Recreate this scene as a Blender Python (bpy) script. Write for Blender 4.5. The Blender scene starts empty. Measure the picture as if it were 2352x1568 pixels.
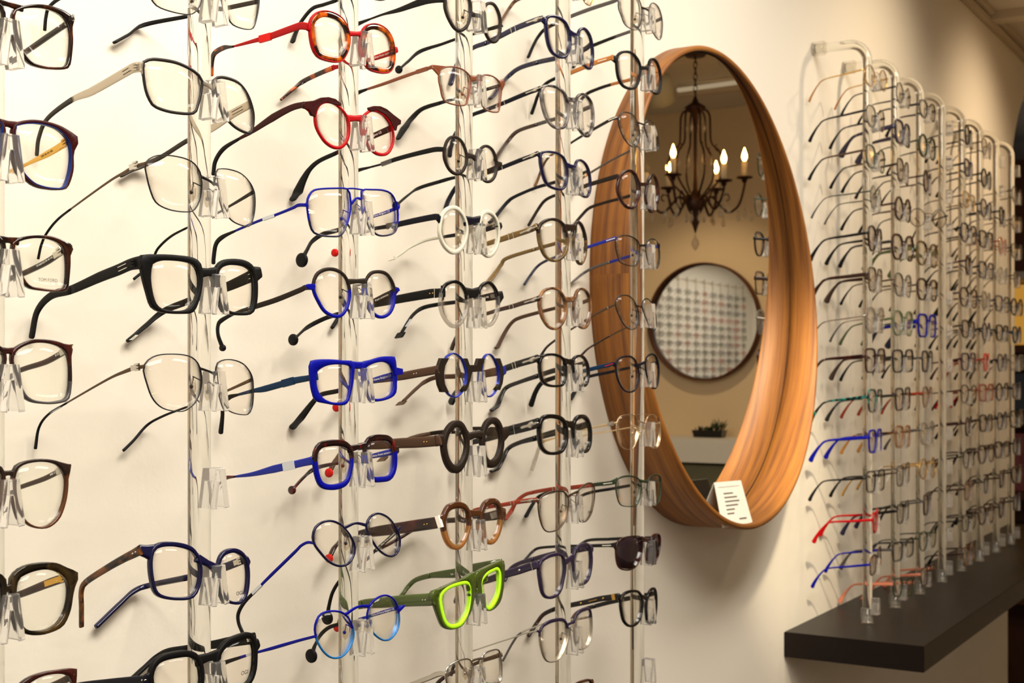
import bpy, bmesh, math, random
import numpy as np
from mathutils import Vector, Matrix

random.seed(7)
SC = bpy.context.scene
COL = SC.collection
PI = math.pi

# ------------------------------------------------------------------ camera model
FPX, CXP, HYP = 3106.0, 1176.0, 845.0          # focal length, principal column, horizon row (2352 x 1568 frame)
ANG = math.atan2(1884.0, FPX)                  # angle between view axis and the display wall
SA, CA = math.sin(ANG), math.cos(ANG)
FWD = Vector((CA, SA, 0)); RGT = Vector((SA, -CA, 0)); UPV = Vector((0, 0, 1))
CAM = Vector((0, 0, 1.5))
WALL = 0.853                                   # display wall plane y
CLIPY = 0.7285                                 # depth of the spectacle fronts
RODY = 0.7475; RODR = 0.0088


def ray(x, y):
    return FWD + RGT * ((x - CXP) / FPX) + UPV * ((HYP - y) / FPX)


def at_y(x, y, Y):
    d = ray(x, y)
    return CAM + d * (Y / d.y)


def at_x(x, y, X):
    d = ray(x, y)
    return CAM + d * (X / d.x)


def depth_of(p):
    return (p - CAM).dot(FWD)


# ------------------------------------------------------------------ materials
def lin(c):
    return tuple(((v / 255) / 12.92 if v / 255 <= 0.04045 else ((v / 255 + 0.055) / 1.055) ** 2.4) for v in c) + (1.0,)


def new_mat(name):
    m = bpy.data.materials.new(name); m.use_nodes = True
    nt = m.node_tree
    for n in list(nt.nodes):
        nt.nodes.remove(n)
    out = nt.nodes.new('ShaderNodeOutputMaterial')
    return m, nt, out


def pbr(name, rgb, rough=0.4, metal=0.0, spec=0.5, noise=0.0, nscale=60.0, bump=0.0, bscale=200.0, coat=0.0):
    m, nt, out = new_mat(name)
    b = nt.nodes.new('ShaderNodeBsdfPrincipled')
    c = lin(rgb)
    b.inputs['Base Color'].default_value = c
    b.inputs['Roughness'].default_value = rough
    b.inputs['Metallic'].default_value = metal
    b.inputs['Specular IOR Level'].default_value = spec * (1.0 if rough < .3 or metal else .35)
    b.inputs['Coat Weight'].default_value = coat
    tc = nt.nodes.new('ShaderNodeTexCoord')
    if noise:
        n = nt.nodes.new('ShaderNodeTexNoise'); n.inputs['Scale'].default_value = nscale
        n.inputs['Detail'].default_value = 3
        nt.links.new(tc.outputs['Object'], n.inputs['Vector'])
        r = nt.nodes.new('ShaderNodeValToRGB')
        r.color_ramp.elements[0].position = 0.3; r.color_ramp.elements[1].position = 0.7
        r.color_ramp.elements[0].color = tuple(v * (1 - noise) for v in c[:3]) + (1,)
        r.color_ramp.elements[1].color = tuple(min(1, v * (1 + noise)) for v in c[:3]) + (1,)
        nt.links.new(n.outputs['Fac'], r.inputs['Fac'])
        nt.links.new(r.outputs['Color'], b.inputs['Base Color'])
    if bump:
        n2 = nt.nodes.new('ShaderNodeTexNoise'); n2.inputs['Scale'].default_value = bscale
        nt.links.new(tc.outputs['Object'], n2.inputs['Vector'])
        bp = nt.nodes.new('ShaderNodeBump'); bp.inputs['Strength'].default_value = bump
        bp.inputs['Distance'].default_value = 0.002
        nt.links.new(n2.outputs['Fac'], bp.inputs['Height'])
        nt.links.new(bp.outputs['Normal'], b.inputs['Normal'])
    nt.links.new(b.outputs[0], out.inputs['Surface'])
    return m


def tortoise(name, dark, light, scale=70.0, lo=0.42, hi=0.62, rough=0.12, stretch=1.0):
    m, nt, out = new_mat(name)
    b = nt.nodes.new('ShaderNodeBsdfPrincipled')
    b.inputs['Roughness'].default_value = rough
    tc = nt.nodes.new('ShaderNodeTexCoord')
    mp = nt.nodes.new('ShaderNodeMapping'); mp.inputs['Scale'].default_value = (1, 1, stretch)
    n = nt.nodes.new('ShaderNodeTexNoise'); n.inputs['Scale'].default_value = scale
    n.inputs['Detail'].default_value = 2; n.inputs['Distortion'].default_value = 0.6
    r = nt.nodes.new('ShaderNodeValToRGB')
    r.color_ramp.elements[0].position = lo; r.color_ramp.elements[1].position = hi
    r.color_ramp.elements[0].color = lin(dark); r.color_ramp.elements[1].color = lin(light)
    nt.links.new(tc.outputs['Object'], mp.inputs['Vector']); nt.links.new(mp.outputs[0], n.inputs['Vector'])
    nt.links.new(n.outputs['Fac'], r.inputs['Fac']); nt.links.new(r.outputs['Color'], b.inputs['Base Color'])
    nt.links.new(b.outputs[0], out.inputs['Surface'])
    return m


def sheer(name, rgb, alpha, rough=0.08, ior=1.5):
    """tinted clear plastic: transparent and coloured, with a Fresnel gloss"""
    m, nt, out = new_mat(name)
    t = nt.nodes.new('ShaderNodeBsdfTransparent'); t.inputs['Color'].default_value = lin(rgb)
    d = nt.nodes.new('ShaderNodeBsdfPrincipled'); d.inputs['Base Color'].default_value = lin(rgb)
    d.inputs['Roughness'].default_value = rough
    mx = nt.nodes.new('ShaderNodeMixShader'); mx.inputs[0].default_value = alpha
    nt.links.new(t.outputs[0], mx.inputs[1]); nt.links.new(d.outputs[0], mx.inputs[2])
    f0 = ((ior - 1) / (ior + 1)) ** 2
    lw = nt.nodes.new('ShaderNodeLayerWeight')          # Schlick reflectance from the facing angle, the same on both sides
    pw = nt.nodes.new('ShaderNodeMath'); pw.operation = 'POWER'; pw.inputs[1].default_value = 5.0
    nt.links.new(lw.outputs['Facing'], pw.inputs[0]); lw.inputs['Blend'].default_value = 0.5
    fr = nt.nodes.new('ShaderNodeMath'); fr.operation = 'MULTIPLY_ADD'; fr.inputs[1].default_value = 1 - f0; fr.inputs[2].default_value = f0
    nt.links.new(pw.outputs[0], fr.inputs[0])
    g = nt.nodes.new('ShaderNodeBsdfGlossy'); g.inputs['Roughness'].default_value = rough
    m2 = nt.nodes.new('ShaderNodeMixShader')
    nt.links.new(fr.outputs[0], m2.inputs[0]); nt.links.new(mx.outputs[0], m2.inputs[1]); nt.links.new(g.outputs[0], m2.inputs[2])
    nt.links.new(m2.outputs[0], out.inputs['Surface'])
    return m


def glass(name, rgb=(255, 255, 255), rough=0.0, ior=1.47):
    m, nt, out = new_mat(name)
    g = nt.nodes.new('ShaderNodeBsdfGlass'); g.inputs['Color'].default_value = lin(rgb)
    g.inputs['Roughness'].default_value = rough; g.inputs['IOR'].default_value = ior
    nt.links.new(g.outputs[0], out.inputs['Surface'])
    return m


def frosted(name):
    """moulded clear plastic, a little milky"""
    m, nt, out = new_mat(name)
    g = nt.nodes.new('ShaderNodeBsdfGlass'); g.inputs['Roughness'].default_value = 0.02; g.inputs['IOR'].default_value = 1.40
    t = nt.nodes.new('ShaderNodeBsdfTranslucent'); t.inputs['Color'].default_value = lin((250, 246, 240))
    d = nt.nodes.new('ShaderNodeBsdfDiffuse'); d.inputs['Color'].default_value = lin((250, 246, 240))
    a = nt.nodes.new('ShaderNodeMixShader'); a.inputs[0].default_value = .5
    nt.links.new(t.outputs[0], a.inputs[1]); nt.links.new(d.outputs[0], a.inputs[2])
    b = nt.nodes.new('ShaderNodeMixShader'); b.inputs[0].default_value = .12
    nt.links.new(g.outputs[0], b.inputs[1]); nt.links.new(a.outputs[0], b.inputs[2])
    nt.links.new(b.outputs[0], out.inputs['Surface'])
    return m


def emit(name, rgb, strength):
    m, nt, out = new_mat(name)
    e = nt.nodes.new('ShaderNodeEmission'); e.inputs['Color'].default_value = lin(rgb); e.inputs['Strength'].default_value = strength
    nt.links.new(e.outputs[0], out.inputs['Surface'])
    return m


def mirror_mat(name):
    m, nt, out = new_mat(name)
    g = nt.nodes.new('ShaderNodeBsdfGlossy'); g.inputs['Roughness'].default_value = 0.0
    g.inputs['Color'].default_value = (0.86, 0.86, 0.84, 1)
    nt.links.new(g.outputs[0], out.inputs['Surface'])
    return m


def wood(name, c0, c1, c2, rough=0.35):
    """veneer whose grain runs round a ring about the object's y axis"""
    m, nt, out = new_mat(name)
    b = nt.nodes.new('ShaderNodeBsdfPrincipled'); b.inputs['Roughness'].default_value = rough
    tc = nt.nodes.new('ShaderNodeTexCoord'); sp = nt.nodes.new('ShaderNodeSeparateXYZ')
    nt.links.new(tc.outputs['Object'], sp.inputs[0])
    at = nt.nodes.new('ShaderNodeMath'); at.operation = 'ARCTAN2'
    nt.links.new(sp.outputs['Z'], at.inputs[0]); nt.links.new(sp.outputs['X'], at.inputs[1])
    cb = nt.nodes.new('ShaderNodeCombineXYZ')
    ml = nt.nodes.new('ShaderNodeMath'); ml.operation = 'MULTIPLY'; ml.inputs[1].default_value = 0.9
    nt.links.new(at.outputs[0], ml.inputs[0])
    m2 = nt.nodes.new('ShaderNodeMath'); m2.operation = 'MULTIPLY'; m2.inputs[1].default_value = 75.0
    nt.links.new(sp.outputs['Y'], m2.inputs[0])
    nt.links.new(ml.outputs[0], cb.inputs[0]); nt.links.new(m2.outputs[0], cb.inputs[1])
    n = nt.nodes.new('ShaderNodeTexNoise'); n.inputs['Scale'].default_value = 1.6; n.inputs['Detail'].default_value = 5
    n.inputs['Roughness'].default_value = 0.6
    nt.links.new(cb.outputs[0], n.inputs['Vector'])
    r = nt.nodes.new('ShaderNodeValToRGB')
    r.color_ramp.elements[0].position = 0.3; r.color_ramp.elements[1].position = 0.72
    r.color_ramp.elements[0].color = lin(c0); r.color_ramp.elements[1].color = lin(c2)
    e = r.color_ramp.elements.new(0.5); e.color = lin(c1)
    nt.links.new(n.outputs['Fac'], r.inputs['Fac']); nt.links.new(r.outputs['Color'], b.inputs['Base Color'])
    nt.links.new(b.outputs[0], out.inputs['Surface'])
    return m


M = {}
for k, rgb, ro, me in (
    ('blk', (8, 7, 8), .16, 0), ('mblk', (11, 10, 10), .5, 0), ('gmet', (40, 34, 30), .38, .5), ('bmet', (10, 8, 8), .35, .2),
    ('smet', (200, 196, 188), .22, 1), ('sbrush', (182, 172, 156), .36, .85), ('gold', (214, 170, 90), .25, 1), ('brz', (92, 74, 58), .35, .8),
    ('burg', (50, 9, 8), .42, 0), ('brn', (52, 30, 20), .2, 0), ('mbrn', (34, 25, 18), .5, 0), ('lbrn', (74, 52, 38), .45, 0),
    ('red', (158, 0, 6), .42, 0), ('dred', (205, 18, 14), .5, 0), ('blue', (0, 6, 132), .45, 0), ('mblue', (2, 30, 145), .3, .3), ('pgold', (224, 198, 160), .3, 1), ('navb', (20, 44, 110), .3, 0),
    ('navy', (10, 11, 50), .2, 0), ('dnavy', (10, 11, 24), .4, 0), ('teal', (8, 42, 72), .42, 0), ('aqua', (12, 108, 176), .35, .2),
    ('neon', (186, 255, 40), .4, 0), ('white', (200, 196, 178), .35, 0), ('olive', (104, 78, 26), .2, 0), ('orn', (112, 54, 20), .42, .1),
    ('redbrn', (142, 42, 10), .25, 0), ('purp', (38, 28, 54), .2, 0), ('dgrn', (30, 48, 26), .35, .2), ('grn', (56, 92, 22), .3, 0),
    ('gry', (74, 70, 68), .3, .2), ('salm', (196, 120, 92), .3, 0), ('tip', (13, 12, 12), .5, 0), ('gtip', (56, 52, 46), .5, 0),
    ('dbr', (34, 22, 17), .25, 0), ('tan', (176, 120, 50), .3, 0), ('paper', (246, 240, 222), .7, 0), ('ink', (40, 34, 30), .6, 0),
    ('gink', (120, 108, 96), .6, 0), ('wink', (236, 232, 226), .5, 0), ('wood2', (176, 112, 56), .3, 0), ('tape', (196, 200, 204), .2, 0),
):
    M[k] = pbr('mat_' + k, rgb, ro, me)
M['tort'] = tortoise('mat_dark_tortoise', (20, 9, 7), (74, 32, 14), 55, .45, .68)
M['tortm'] = tortoise('mat_maroon_tortoise', (30, 12, 12), (66, 26, 20), 45, .4, .7)
M['tortl'] = tortoise('mat_amber_tortoise', (34, 12, 7), (184, 82, 16), 85, .46, .60)
M['tortb'] = tortoise('mat_brown_tortoise', (26, 15, 12), (112, 66, 28), 75, .46, .62)
M['oliv'] = tortoise('mat_olive_tortoise', (16, 12, 7), (74, 56, 26), 50, .45, .75)
M['brn2'] = pbr('mat_brown_clear', (80, 44, 20), .2)
M['horn'] = tortoise('mat_horn', (46, 36, 20), (120, 92, 50), 60, .35, .7)
M['hazel'] = tortoise('mat_hazel', (62, 34, 20), (150, 106, 66), 60, .35, .7)
M['marb'] = tortoise('mat_grey_marble', (40, 36, 38), (150, 142, 136), 60, .4, .7)
M['teort'] = tortoise('mat_teal_tortoise', (14, 16, 16), (20, 110, 100), 70, .5, .6)
M['rtort'] = tortoise('mat_red_tortoise', (26, 10, 12), (120, 22, 12), 60, .5, .72)
M['lens'] = sheer('mat_lens', (254, 254, 251), 0.0, 0.0, 1.33)
M['lensr'] = sheer('mat_lens_rose', (255, 253, 250), 0.0, 0.0, 1.33)
M['lensd'] = sheer('mat_lens_dark', (74, 56, 64), 0.25, 0.02, 1.5)
M['clear'] = sheer('mat_clear_acetate', (222, 218, 212), 0.12, 0.04)
M['amber'] = sheer('mat_amber_acetate', (200, 148, 84), 0.35, 0.06)
M['ambd'] = sheer('mat_dark_amber_acetate', (80, 42, 18), 0.75, 0.08)
M['green'] = sheer('mat_green_acetate', (74, 92, 28), 0.72, 0.15)
M['gclr'] = sheer('mat_pale_green_acetate', (150, 165, 130), 0.4, 0.1)
M['acry'] = glass('mat_acrylic', (252, 252, 250), 0.0, 1.47)
M['clip'] = frosted('mat_clip_acrylic')
M['pad'] = sheer('mat_nose_pad', (238, 232, 222), 0.12, 0.1)
M['clear2'] = sheer('mat_clear_socket', (250, 249, 246), 0.04, 0.03)
M['mirror'] = mirror_mat('mat_mirror')
M['walnut'] = wood('mat_walnut', (98, 54, 18), (146, 90, 32), (174, 114, 44), .55)
M['seam'] = pbr('mat_seam', (52, 24, 10), .6)


# ------------------------------------------------------------------ mesh builder
def cr(pts, n=6, closed=False):
    """Catmull-Rom through points (any dimension)"""
    P = [np.array(p, float) for p in pts]
    N = len(P); out = []
    if N == 2 and not closed:
        return [P[0] + (P[1] - P[0]) * i / n for i in range(n + 1)]
    rng = range(N) if closed else range(N - 1)
    for i in rng:
        p1, p2 = P[i], P[(i + 1) % N]
        p0 = P[i - 1] if (closed or i > 0) else 2 * p1 - p2
        p3 = P[(i + 2) % N] if (closed or i < N - 2) else 2 * p2 - p1
        for k in range(n):
            t = k / n
            out.append(0.5 * (2 * p1 + (p2 - p0) * t + (2 * p0 - 5 * p1 + 4 * p2 - p3) * t * t + (3 * p1 - p0 - 3 * p2 + p3) * t ** 3))
    if not closed:
        out.append(P[-1])
    return out


class MB:
    def __init__(s):
        s.v = []; s.f = []; s.m = []; s.flat = []

    def addf(s, idx, mi=0, flat=False):
        s.f.append(tuple(idx)); s.m.append(mi); s.flat.append(flat)

    def loft(s, rings, closed_u=True, closed_v=False, mi=0, cap=True, mfun=None, flat=False):
        """rings: list of equal-length lists of points"""
        b = len(s.v); n = len(rings[0]); R = len(rings)
        for r in rings:
            s.v.extend(tuple(map(float, p)) for p in r)
        for i in range(R if closed_v else R - 1):
            j = (i + 1) % R
            for k in range(n if closed_u else n - 1):
                l = (k + 1) % n
                mm = mfun(i, k) if mfun else mi
                s.addf((b + i * n + k, b + i * n + l, b + j * n + l, b + j * n + k), mm, flat)
        if cap and not closed_v:
            s.addf([b + k for k in range(n)][::-1], mi, True)
            s.addf([b + (R - 1) * n + k for k in range(n)], mi, True)

    def sweep(s, path, wid, thk, up=Vector((0, 0, 1)), n=10, mi=0, rect=0.0, side=None):
        """sweep an (elliptic / rounded) section: wid across the 'up' direction, thk along the other. wid, thk: number or per-point list"""
        P = [Vector(p) for p in path]; rings = []
        N = len(P)
        for i, p in enumerate(P):
            t = (P[min(i + 1, N - 1)] - P[max(i - 1, 0)])
            if t.length < 1e-9:
                t = Vector((0, 1, 0))
            t.normalize()
            if side is not None:
                sd = Vector(side); u = t.cross(sd)
                if u.length < 1e-6:
                    u = Vector(up)
                u.normalize(); sd = u.cross(t).normalized()
            else:
                sd = t.cross(up)
                if sd.length < 1e-6:
                    sd = t.cross(Vector((0, 1, 0)))
                sd.normalize(); u = sd.cross(t).normalized()
            w = wid[i] if hasattr(wid, '__len__') else wid
            h = thk[i] if hasattr(thk, '__len__') else thk
            ring = []
            for k in range(n):
                a = 2 * PI * (k + 0.5) / n
                c, q = math.cos(a), math.sin(a)
                if rect:
                    e = rect
                    c = math.copysign(abs(c) ** e, c); q = math.copysign(abs(q) ** e, q)
                ring.append(p + u * (q * w / 2) + sd * (c * h / 2))
            rings.append(ring)
        s.loft(rings, mi=mi)

    def box(s, c, d, mi=0, rot=None):
        b = len(s.v)
        for sx in (-1, 1):
            for sy in (-1, 1):
                for sz in (-1, 1):
                    p = Vector((sx * d[0] / 2, sy * d[1] / 2, sz * d[2] / 2))
                    if rot is not None:
                        p = rot @ p
                    s.v.append(tuple(Vector(c) + p))
        for q in ((0, 1, 3, 2), (4, 6, 7, 5), (0, 4, 5, 1), (2, 3, 7, 6), (0, 2, 6, 4), (1, 5, 7, 3)):
            s.addf([b + i for i in q], mi, True)

    def lathe(s, prof, axis_pt, n=24, mi=0, ax='z'):
        """prof: list of (radius, height)"""
        rings = []
        for r, h in prof:
            ring = []
            for k in range(n):
                a = 2 * PI * k / n
                if ax == 'z':
                    ring.append(Vector(axis_pt) + Vector((r * math.cos(a), r * math.sin(a), h)))
                elif ax == 'y':
                    ring.append(Vector(axis_pt) + Vector((r * math.cos(a), h, r * math.sin(a))))
                else:
                    ring.append(Vector(axis_pt) + Vector((h, r * math.cos(a), r * math.sin(a))))
            rings.append(ring)
        s.loft(rings, mi=mi)

    def plate(s, poly, y0, y1, mi=0, bev=0.0004, yfun=None):
        """polygon in the x-z plane extruded along y, with a small rounded edge"""
        P = [np.array(p[:2], float) for p in poly]
        A = sum(P[i - 1][0] * P[i][1] - P[i][0] * P[i - 1][1] for i in range(len(P)))
        if A < 0:
            P = P[::-1]
        N = len(P); nrm = []
        for i in range(N):
            d = P[(i + 1) % N] - P[i - 1]; d /= (np.linalg.norm(d) + 1e-12)
            nrm.append(np.array((d[1], -d[0])))
        yf = yfun or (lambda x: 0.0)
        rings = []
        for off, yy in ((bev, y0), (0, y0 + bev), (0, y1 - bev), (bev, y1)):
            rings.append([(p[0] - q[0] * off, yy + yf(p[0]), p[1] - q[1] * off) for p, q in zip(P, nrm)])
        s.loft(rings, mi=mi)

    def build(s, name, mats, parent=None, origin=None, smooth=True, link=True):
        me = bpy.data.meshes.new(name)
        o = Vector(origin) if origin is not None else Vector((0, 0, 0))
        me.from_pydata([(v[0] - o.x, v[1] - o.y, v[2] - o.z) for v in s.v], [], s.f)
        if not isinstance(mats, (list, tuple)):
            mats = [mats]
        for m in mats:
            me.materials.append(m)
        me.polygons.foreach_set('material_index', s.m)
        me.polygons.foreach_set('use_smooth', [bool(smooth and not q) for q in s.flat])
        bm = bmesh.new(); bm.from_mesh(me)
        bmesh.ops.recalc_face_normals(bm, faces=bm.faces)
        bm.to_mesh(me); bm.free()
        me.update()
        ob = bpy.data.objects.new(name, me)
        if link:
            COL.objects.link(ob)
        if parent is not None:
            ob.parent = parent
        elif origin is not None:
            ob.location = o
        return ob


def empty(name, loc=(0, 0, 0), rot=(0, 0, 0)):
    e = bpy.data.objects.new(name, None); e.empty_display_size = 0.02
    e.location = loc; e.rotation_euler = rot
    COL.objects.link(e)
    return e


def tag(o, label, cat, group=None):
    o['label'] = label; o['category'] = cat
    if group:
        o['group'] = group
    return o


def struct(o):
    o['kind'] = 'structure'
    return o


def lettering(body, parent, org, xa, ya, size, mat, shear=0.0, align='CENTER', base=(0, 0, 0), name='lettering'):
    cu = bpy.data.curves.new('text', 'FONT'); cu.body = body; cu.size = size
    cu.align_x = align; cu.align_y = 'CENTER'; cu.shear = shear; cu.extrude = 0.00004
    cu.resolution_u = 3
    t = bpy.data.objects.new('text', cu); COL.objects.link(t)
    dg = bpy.context.evaluated_depsgraph_get(); dg.update()
    me = bpy.data.meshes.new_from_object(t.evaluated_get(dg)); me.name = name
    bpy.data.objects.remove(t); bpy.data.curves.remove(cu)
    me.materials.clear(); me.materials.append(mat)
    ob = bpy.data.objects.new(name, me); COL.objects.link(ob)
    xa = Vector(xa).normalized(); za = xa.cross(Vector(ya)).normalized(); ya = za.cross(xa)
    R = Matrix((xa, ya, za)).transposed().to_4x4()
    ob.matrix_world = Matrix.Translation(Vector(org) - Vector(base)) @ R
    ob.parent = parent
    return ob


# ------------------------------------------------------------------ spectacles
CROPS = {'A1': (0, 0, 3.016), 'A2': (0, 500, 2.8), 'A3': (0, 1030, 2.9145), 'A4': (460, 0, 3.734), 'A5': (460, 400, 3.646),
         'A6': (460, 800, 4.126), 'A7': (460, 1150, 3.752), 'B1': (800, 0, 4.2386), 'B2': (800, 350, 4.4795), 'B3': (800, 650, 4.3545),
         'B4': (800, 950, 4.4795), 'B5': (800, 1230, 4.6386), 'B6': (1140, 0, 4.481), 'B7': (1140, 320, 4.481), 'B8': (1140, 630, 4.752),
         'C1': (1140, 930, 4.752), 'C2': (1140, 1230, 4.638), 'P': (0, 0, 1.0)}
NS = 44


def polar(poly, c, ang):
    """radius of a closed polyline about c at each angle"""
    P = np.array(poly) - np.array(c)
    out = []
    Q = np.roll(P, -1, axis=0)
    for a in ang:
        d = np.array((math.cos(a), math.sin(a))); nrm = np.array((-d[1], d[0]))
        s0 = P @ nrm; s1 = Q @ nrm
        best = 0
        for i in np.nonzero((s0 <= 0) != (s1 <= 0))[0]:
            t = s0[i] / (s0[i] - s1[i]); p = P[i] + (Q[i] - P[i]) * t
            r = p @ d
            best = max(best, r)
        out.append(best)
    return np.array(out)


def offset_poly(poly, th, side):
    """poly: NS x 2, th=(top, outer, bottom, nose) ; side -1 for the lens on the -x side"""
    P = np.array(poly); N = len(P)
    d = np.roll(P, -2, axis=0) - np.roll(P, 2, axis=0)
    d /= np.linalg.norm(d, axis=1)[:, None] + 1e-12
    n = np.stack((d[:, 1], -d[:, 0]), 1)
    c = P.mean(0)
    if ((P - c) * n).sum() < 0:
        n = -n
    up = np.clip(n[:, 1], 0, None) ** 2; dn = np.clip(-n[:, 1], 0, None) ** 2
    ou = np.clip(n[:, 0] * side, 0, None) ** 2; no = np.clip(-n[:, 0] * side, 0, None) ** 2
    w = (up * th[0] + ou * th[1] + dn * th[2] + no * th[3]) * 1.22
    return P + n * w[:, None]


class Front:
    """accumulates the frame front of one pair of spectacles (world coordinates)"""

    def __init__(s, xc, yf, curve=1.0):
        s.xc, s.yf, s.k = xc, yf, curve

    def y(s, x):
        return s.yf + s.k * (x - s.xc) ** 2

    def px(s, x, y):
        p = at_y(x, y, s.yf)
        for _ in range(3):
            p = at_y(x, y, s.y(p.x))
        return p

    def ring(s, mb, inner, outer, depth, mi=0, mi2=None, split=None):
        N = len(inner); rings = []
        zs = inner[:, 1]; z0, z1 = zs.min(), zs.max()
        bev = 0.00045
        for a, b in zip(inner, outer):
            w = np.linalg.norm(b - a); u = (b - a) / (w + 1e-9)
            e = min(bev, w * 0.3, depth * 0.3)
            prof = ((0, e), (e, 0), (w - e, 0), (w, e), (w, depth - e), (w - e, depth), (e, depth), (0, depth - e))
            rings.append([(a[0] + u[0] * q, s.y(a[0]) + d, a[1] + u[1] * q) for q, d in prof])

        def mf(i, k):
            if split is None:
                return mi
            zz = (zs[i] + zs[(i + 1) % N]) / 2
            return mi if (zz - z0) / (z1 - z0) > split else mi2
        mb.loft(rings, closed_v=True, mfun=mf)

    def lens(s, inner, depth, mat, parent, org):
        mb = MB(); N = len(inner); c = inner.mean(0)
        rings = []
        for d0 in (0.35 * depth, 0.35 * depth + 0.0009):
            for q in (0.0 if d0 == 0.35 * depth else 1.0,):
                pass
        y_in = lambda x, z, d: s.y(x) + d - 0.0012 * (1 - min(1, ((x - c[0]) ** 2 + (z - c[1]) ** 2) / 0.0007))
        seq = [(0.02, 0), (0.5, 0), (0.985, 0), (0.985, 1), (0.5, 1), (0.02, 1)]
        for f, bk in seq:
            rings.append([(c[0] + (p[0] - c[0]) * f, y_in(c[0] + (p[0] - c[0]) * f, c[1] + (p[1] - c[1]) * f, 0.35 * depth + 0.0011 * bk), c[1] + (p[1] - c[1]) * f) for p in inner])
        mb.loft(rings)
        return mb.build('lens', mat, parent, org)


def temple_path(pts, X0, y_front, room=0.0):
    """pixel polyline -> points in the plane x = X0, never through the wall"""
    out = []
    for i, (x, y) in enumerate(pts):
        p = at_x(x, y, X0) if i else at_y(x, y, y_front)
        if i and p.y < y_front + 0.001:
            p = at_y(x, y, y_front + 0.001)
        lim = WALL - 0.006 - room * i / max(1, len(pts) - 1)
        if p.y > lim:
            p = at_y(x, y, lim)
        out.append(p)
    return out


def add_temple(root, org, pts, wid, mats, tip, thick, end=None, label=None):
    """pts: 3D path. wid: list of widths (m). tip: index where the tip sleeve begins or None"""
    n = 6
    path = cr(pts, n); N = len(path)
    ws = np.interp(np.linspace(0, 1, N), np.linspace(0, 1, len(wid)), wid)
    dl = Vector(path[-1]) - Vector(path[-2])
    if dl.length > 1e-9 and not end:
        dl.normalize(); wl = ws[-1]
        path = path + [np.array(Vector(path[-1]) + dl * (wl * q)) for q in (.18, .30, .37)]
        ws = np.concatenate((ws, [wl * .92, wl * .68, wl * .3])); N = len(path)
    cut = N - 1 if tip is None else min(N - 2, tip * n)
    mb = MB()
    mb.sweep(path[:cut + 1], list(ws[:cut + 1]), thick, side=(1, 0, 0), rect=0.55)
    if tip is None and end:
        end_shape(mb, path, end, 0)
    tm = mb.build('temple', mats[0], root, org)
    if tip is not None:
        tb = MB()
        wt = ws[cut:].copy()
        tb.sweep(path[cut:], list(wt * 1.0), max(thick * 1.15, 0.0022), side=(1, 0, 0), rect=0.75)
        if end:
            end_shape(tb, path, end, 1 if len(mats) > 2 else 0)
        tp = tb.build('temple_tip', mats[1:] if len(mats) > 2 else mats[1], tm, org)
        tp.location = (0, 0, 0)
    return tm, path


def end_shape(mb, path, end, mi):
    p = Vector(path[-1]); d = (Vector(path[-1]) - Vector(path[-3])).normalized()
    kind, r = end
    if kind == 'disc':
        mb.lathe([(r * .3, -.0017), (r * .9, -.0016), (r, -.0008), (r, .0008), (r * .9, .0016), (r * .3, .0017)], p + d * r * 0.5, 20, mi, ax='x')
    elif kind == 'square':
        sd = Vector((1, 0, 0)).cross(d).normalized()
        c = p + d * r * 0.7
        e = r * 0.25
        out = []
        for a, b in ((-1, -1), (1, -1), (1, 1), (-1, 1)):
            for da, db in (((0, 1), (1, 0)) if a * b > 0 else ((1, 0), (0, 1))):
                out.append(c + d * (a * (r - e * da)) + sd * (b * (r - e * db)))
        rings = [[q + Vector((x, 0, 0)) for q in out] for x in (-.0015, .0015)]
        mb.loft(rings, mi=mi, flat=True)


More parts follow.
